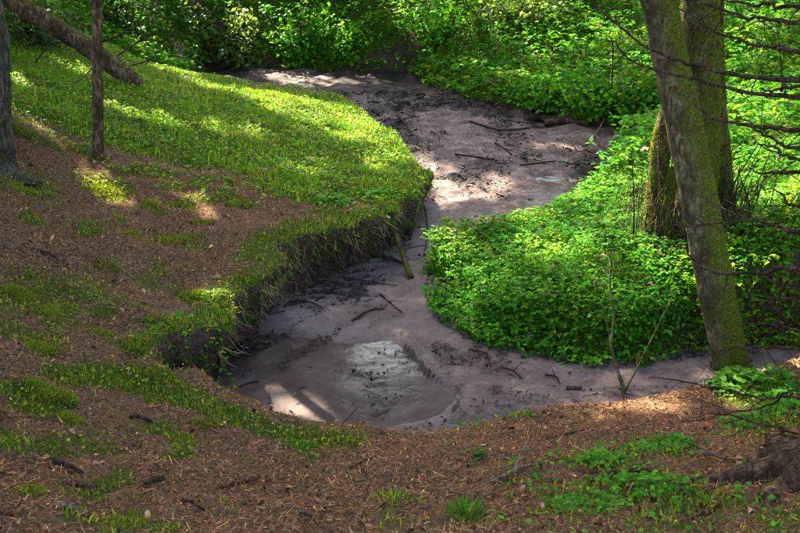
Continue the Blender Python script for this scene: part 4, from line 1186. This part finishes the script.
for (a_, c_), w_ in zip(HR, HRW):
    p = hit(*a_); yy = p[1] - .03
    stick('hanging_root', 'thin root hanging ' + w_, 'root', [p + (0, .06, .02), on_y((a_[0] + c_[0]) / 2 + 3, (a_[1] + c_[1]) / 2, yy), on_y(*c_, yy + .03)], .009, .004, M_DEAD, 'roots hanging from the undercut bank', .2, (), 6)

# ---- twigs and bark on the foreground floor
TW = [((218, 489, 260, 480), .008, 'brown', 'short reddish twig left of centre in the foreground'), ((56, 505, 88, 516), .009, 'pale', 'pale peeled stick in the lower left'), ((66, 484, 98, 490), .013, 'brown', 'reddish-brown stick above the pale peeled one'),
      ((0, 513, 22, 515), .016, 'brown', 'thick reddish stick end at the left edge'), ((54, 462, 82, 475), .011, 'dark', 'dark stick sloping below the mossy hump'), ((146, 488, 164, 480), .012, 'dark', 'black chip of wood on the needles'),
      ((182, 503, 204, 513), .006, 'dark', 'thin dark twig below the black chip'), ((586, 482, 652, 472), .012, 'brown', 'long brown stick in front of the moss patch'), ((572, 470, 596, 476), .012, 'brown', 'stubby brown stick beside the long one'),
      ((688, 455, 726, 462), .008, 'pale', 'pale thin stick near the dark spruce roots'), ((546, 440, 590, 430), .005, 'dark', 'thin dark twig behind the seedlings'), ((130, 418, 152, 424), .010, 'dark', 'dark stick under the bright moss strip'),
      ((350, 470, 372, 460), .004, 'dark', 'fine twig in the centre of the foreground'), ((690, 520, 720, 505), .009, 'brown', 'brown twig at the lower right'), ((300, 515, 318, 528), .004, 'dark', 'fine twig at the bottom edge'), ((440, 470, 462, 478), .004, 'pale', 'fine pale twig before the branched twig'),
      ((30, 250, 60, 262), .007, 'dark', 'dark twig on the left slope'), ((110, 262, 140, 285), .005, 'pale', 'pale twig on the left slope above the hollow')]
M_RED = bark_mat('reddish_wood', (.12, .055, .028), (.30, .16, .09), .8, 1.2, 2.0)
MT = {'brown': M_RED, 'pale': M_PALE, 'dark': M_DEAD}
for (x0, y0, x1, y1), r, mt, lab in TW:
    a_, c_ = hit(x0, y0), hit(x1, y1)
    m_ = (a_ + c_) / 2; m_ = np.array([m_[0], m_[1], float(H(m_[0], m_[1])) + .012]) + rng.normal(0, .006, 3)
    stick('fallen_twig', lab, 'twig', [a_ + (0, 0, .010), m_ + (0, 0, .006), c_ + (0, 0, .012)], r * 1.25, r * .9, MT[mt], 'twigs on the foreground floor', .1)
stick('branched_twig', 'forked pale-brown twig lying right of centre in the foreground', 'twig', [hit(492, 484) + (0, 0, .01), hit(508, 480) + (0, 0, .03), hit(522, 473) + (0, 0, .03), hit(538, 468) + (0, 0, .02)], .010, .006, M_PALE, None, .1, [(.5, hit(533, 450) + (0, 0, .05), .007), (.25, hit(500, 492) + (0, 0, .01), .006)])

# ---- moss cushions
ICO = None


def dome(rx, ry, rz, seed, n=26):
    a = np.linspace(0, 2 * math.pi, n, endpoint=False); e = np.linspace(-.35, math.pi / 2, 12)
    A, E = np.meshgrid(a, e, indexing='ij')
    V = np.stack([np.cos(A) * np.cos(E) * rx, np.sin(A) * np.cos(E) * ry, np.sin(E) * rz], -1)
    f = V.reshape(-1, 3)
    k = 1 + .45 * fbm(f[:, 0], f[:, 1], .07, 3, seed, f[:, 2]) + .55 * fbm(f[:, 0], f[:, 1], .16, 2, seed + 3, f[:, 2])
    V = f * k[:, None]
    m = len(e)
    F = []
    for i in range(n):
        for j in range(m - 1):
            p, q_, r_, s_ = i * m + j, ((i + 1) % n) * m + j, ((i + 1) % n) * m + j + 1, i * m + j + 1
            F += [[p, q_, r_], [p, r_, s_]]
    return V, np.array(F)


M_CUSH = bark_mat('moss_body', (.03, .04, .008), (.06, .08, .014), -.5, .0)
PAL_BRI = np.array([[.06, .20, .012], [.085, .24, .016], [.05, .16, .012]])
CUSH = [((205, 306), .14, .11, .07, PAL_MOSS, 'yellow-green moss cushion on the tip of the left bank', 5200), ((105, 380), .16, .05, .035, PAL_BRI, 'bright green moss strip on the near left edge', 4200), ((50, 398), .11, .09, .07, PAL_MOSS, 'yellow mossy hump at the left of the foreground', 3800),
        ((8, 442), .08, .07, .05, PAL_BRI, 'bright green moss cushion at the left edge', 2400), ((160, 402), .10, .06, .04, PAL_MOSS, 'dark green moss pad next to the bright strip', 2600), ((215, 425), .13, .06, .05, PAL_MOSS, 'flat moss pad along the near edge left of the pool', 2600),
        ((296, 444), .14, .06, .045, PAL_BRI, 'green moss pad on the near edge before the pool', 2800), ((60, 310), .13, .13, .07, PAL_MOSS, 'mossy hummock on the brown left slope', 4200), ((150, 352), .12, .10, .06, PAL_MOSS, 'ragged moss cushion above the dark undercut', 3400),
        ((108, 192), .16, .12, .07, PAL_MOSS, 'sunlit moss patch below the thin young tree', 3200), ((176, 240), .13, .10, .06, PAL_MOSS, 'moss cushion on the left slope in the streak of sun', 2600), ((250, 274), .11, .09, .06, PAL_MOSS, 'moss cushion overhanging the dark gap of the bank', 3200),
        ((538, 411), .05, .04, .035, PAL_MOSS, 'small mossy stone at the near sand edge', 900), ((128, 524), .09, .07, .04, PAL_MOSS, 'yellow-green moss patch at the bottom left', 1800)]
CUSH += [((x_, y_), r_, r_ * .8, r_ * .7, PAL_MOSS, 'rounded moss cushion ' + w_, int(20000 * r_)) for x_, y_, r_, w_ in (
    (184, 326, .10, 'on the lip above the dark hollow'), (228, 292, .09, 'on the lip just right of the yellow-green tip cushion'), (272, 252, .10, 'on the lip at the bend of the overhang'), (300, 234, .09, 'on the lip above the middle of the overhang'),
    (328, 223, .09, 'on the lip left of the leafy tufts'), (398, 204, .09, 'on the lip above the mossy branch'), (163, 348, .10, 'at the left end of the lip'), (128, 306, .09, 'on the brown slope left of the tip cushion'),
    (92, 332, .10, 'low on the brown slope above the bright strip'), (18, 296, .11, 'at the left edge on the brown slope'), (40, 350, .10, 'at the left edge above the mossy hump'), (132, 236, .08, 'on the slope left of the sun streak'),
    (205, 222, .09, 'where the grass thins out above the slope'), (20, 188, .11, 'below the foot of the broad grey trunk'), (150, 205, .09, 'in the upper part of the sun streak'), (110, 268, .08, 'in the middle of the brown slope'), (240, 205, .09, 'at the lower margin of the grass'), (70, 420, .08, 'below the mossy hump in the foreground'), (185, 440, .07, 'on the needles behind the near moss band'), (30, 490, .08, 'among the sticks at the lower left'))]
for k, (pp, rx, ry, rz, pl_, lab, n) in enumerate(CUSH):
    p = hit(*pp)
    t = root('moss_cushion', lab, 'moss', p - np.array([0, 0, .01]), 'moss cushions on the banks')
    V, F = dome(rx * 1.2, ry * 1.2, rz * (.55 if k not in (0, 2) else .9), 200 + k, 26 if k < 14 else 18)
    rad_ = np.hypot(V[:, 0] / (rx * 1.2), V[:, 1] / (ry * 1.2))
    # settle the cushion on the slope
    V[:, 2] += np.clip(H(V[:, 0] + p[0], V[:, 1] + p[1]) - p[2], -.15, .2)
    V[:, 2] -= .016
    obj('cushion', mesh_np('cushion', V, F, M_CUSH, attrs={'moss': np.ones(len(V))}), t)
    fuzz(t, V, F, 1.0 - .75 * rad_, n * 2, .48, .006, .024, pl_, 'moss_shoots', .005, -.3)

# ---- small leafy plants and grass tufts one can pick out
def tuft(px, py, label, n, rad, leaf, h, palette, kind='leaf', name='seedling_clump'):
    p = hit(px, py)
    t = root(name, label, 'plant', p, 'small plants on the forest floor')
    r = rad * np.sqrt(rng.random(n)); a = rng.uniform(0, 6.28, n)
    x, y = r * np.cos(a), r * np.sin(a)
    z = H(x + p[0], y + p[1]) - p[2]
    hh = h * rng.uniform(.4, 1.1, n) * (1 - .5 * r / rad)
    c = pal(palette, n)
    if kind == 'leaf':
        for j in range(3):
            s = leaf * rng.uniform(.7, 1.2, n)
            V, F = scatter(LEAF_V, LEAF_F, np.stack([x, y, z + hh], -1), np.stack([s * 1.15, s, s], -1), frames(a + j * 2.09, rng.normal(0, .3, n), rng.normal(0, .3, n)))
            W = (V, F) if j == 0 else join([W, (V, F)])
        V, F = W; cc = np.tile(percol(c, 8), (3, 1))
        obj('foliage', mesh_np('foliage', V, F, M_LEAF, cc), t)
        S, G = scatter(BLADE_V, BLADE_F, np.stack([x, y, z], -1), np.stack([np.full(n, .003), hh, np.full(n, .004)], -1), frames(a, np.full(n, 1.55), np.zeros(n)))
        obj('stalks', mesh_np('stalks', S, G, M_LEAF, percol(c * .8, 5)), t, kind='stuff')
    else:
        L = hh * 1.5
        V, F = scatter(BLADE_V, BLADE_F, np.stack([x, y, z - .003], -1), np.stack([np.full(n, leaf), L, L], -1), frames(a - 1.57, 1.3 - .7 * rng.random(n), rng.normal(0, .3, n)))
        obj('blades', mesh_np('blades', V, F, M_GRASS, percol(c, 5)), t, kind='stuff')
    return t


tuft(465, 515, 'bright green grass tuft at the bottom centre', 170, .07, .006, .06, PAL_BRI, 'blade', 'grass_tuft')
tuft(393, 500, 'low grass tuft in the middle of the foreground', 120, .09, .006, .035, PAL_GRASS, 'blade', 'grass_tuft')
tuft(664, 446, 'bright seedling clump in front of the sunny litter', 60, .13, .026, .05, PAL_BRI)
tuft(600, 462, 'green seedling clump beside the brown stick', 45, .10, .024, .04, PAL_HERB)
tuft(650, 490, 'seedling clump behind the lower right litter', 60, .15, .026, .05, PAL_HERB)
tuft(590, 508, 'seedling clump at the bottom right of centre', 45, .13, .026, .045, PAL_BRI)
tuft(745, 425, 'seedling clump under the dead branches', 40, .12, .026, .05, PAL_HERB)
tuft(785, 412, 'leafy clump at the right edge', 50, .14, .03, .07, PAL_HERB)
tuft(732, 384, 'leafy herb at the foot of the leaning trunk', 46, .13, .045, .09, PAL_BRI, 'leaf', 'leafy_herb')
tuft(770, 390, 'green herb right of the foot of the leaning trunk', 50, .16, .038, .10, PAL_HERB, 'leaf', 'leafy_herb')
tuft(480, 458, 'small dark seedling near the middle foreground', 10, .03, .025, .03, PD)
tuft(515, 418, 'low seedling clump on the near sand edge', 26, .10, .02, .03, PAL_HERB)
tuft(420, 205, 'tuft of leaves at the grassy corner of the left bank', 70, .16, .04, .10, PAL_BRI, 'leaf', 'leafy_herb')
tuft(345, 214, 'leafy tuft overhanging the dark corner of the bank', 90, .22, .04, .10, PAL_HERB, 'leaf', 'leafy_herb')
tuft(385, 208, 'leafy tuft at the top of the mossy branch', 80, .20, .04, .10, PAL_HERB, 'leaf', 'leafy_herb')
tuft(88, 231, 'small green tuft alone on the brown left slope', 60, .09, .007, .05, PAL_BRI, 'blade', 'grass_tuft')
tuft(180, 345, 'leafy herb above the dark left end of the undercut', 40, .12, .03, .07, PAL_HERB, 'leaf', 'leafy_herb')
for px_, py_, w_ in ((168, 344, 'at the left end of the dark hollow'), (190, 336, 'over the middle of the dark hollow'), (212, 328, 'over the right end of the dark hollow')):
    t_ = tuft(px_, py_, 'mossy leaf clump hanging ' + w_, 130, .12, .022, .05, np.vstack([PAL_MOSS, PAL_HERB]), 'leaf', 'leafy_herb')
    q_ = np.array([hit(px_, py_)[:2]]); pl_ = place(q_[:, 0], q_[:, 1])[0]; t_.location = (float(pl_[0]) + .03, float(pl_[1]) - .04, float(pl_[2]) - .03)
tuft(465, 98, 'green clump between the two sandbars of the upper reach', 30, .2, .06, .10, PAL_HERB, 'leaf', 'leafy_herb')
tuft(340, 80, 'green clump on the far strip of pale sand', 24, .2, .05, .08, PAL_HERB, 'leaf', 'leafy_herb')

# ---- dead brushwood to the right of the leaning trunk
b = hit(775, 362)
for k, (p0, p1, r, w_) in enumerate((((755, 365), (800, 300), .012, 'steepest'), ((748, 350), (800, 325), .010, 'middle'), ((762, 372), (800, 350), .012, 'lowest'), ((790, 370), (765, 290), .009, 'upright'), ((750, 312), (800, 345), .008, 'downward sloping'))):
    A, B = on_y(*p0, b[1] + .1 * k), on_y(p1[0] + 20, p1[1], b[1] + .35)
    stick('brushwood_branch', w_ + ' dead branch in the dark brushwood right of the leaning trunk', 'branch', [A, (A + B) / 2 + rng.normal(0, .03, 3), B], r, r * .6, M_DEAD, 'dead brushwood', .2, [(.5, (A + B) / 2 + rng.normal(0, .12, 3), r * .6)])

print('tris', sum(len(o.data.polygons) * (2 if len(o.data.polygons) and o.data.polygons[0].loop_total == 4 else 1) for o in bpy.data.objects if o.type == 'MESH'))
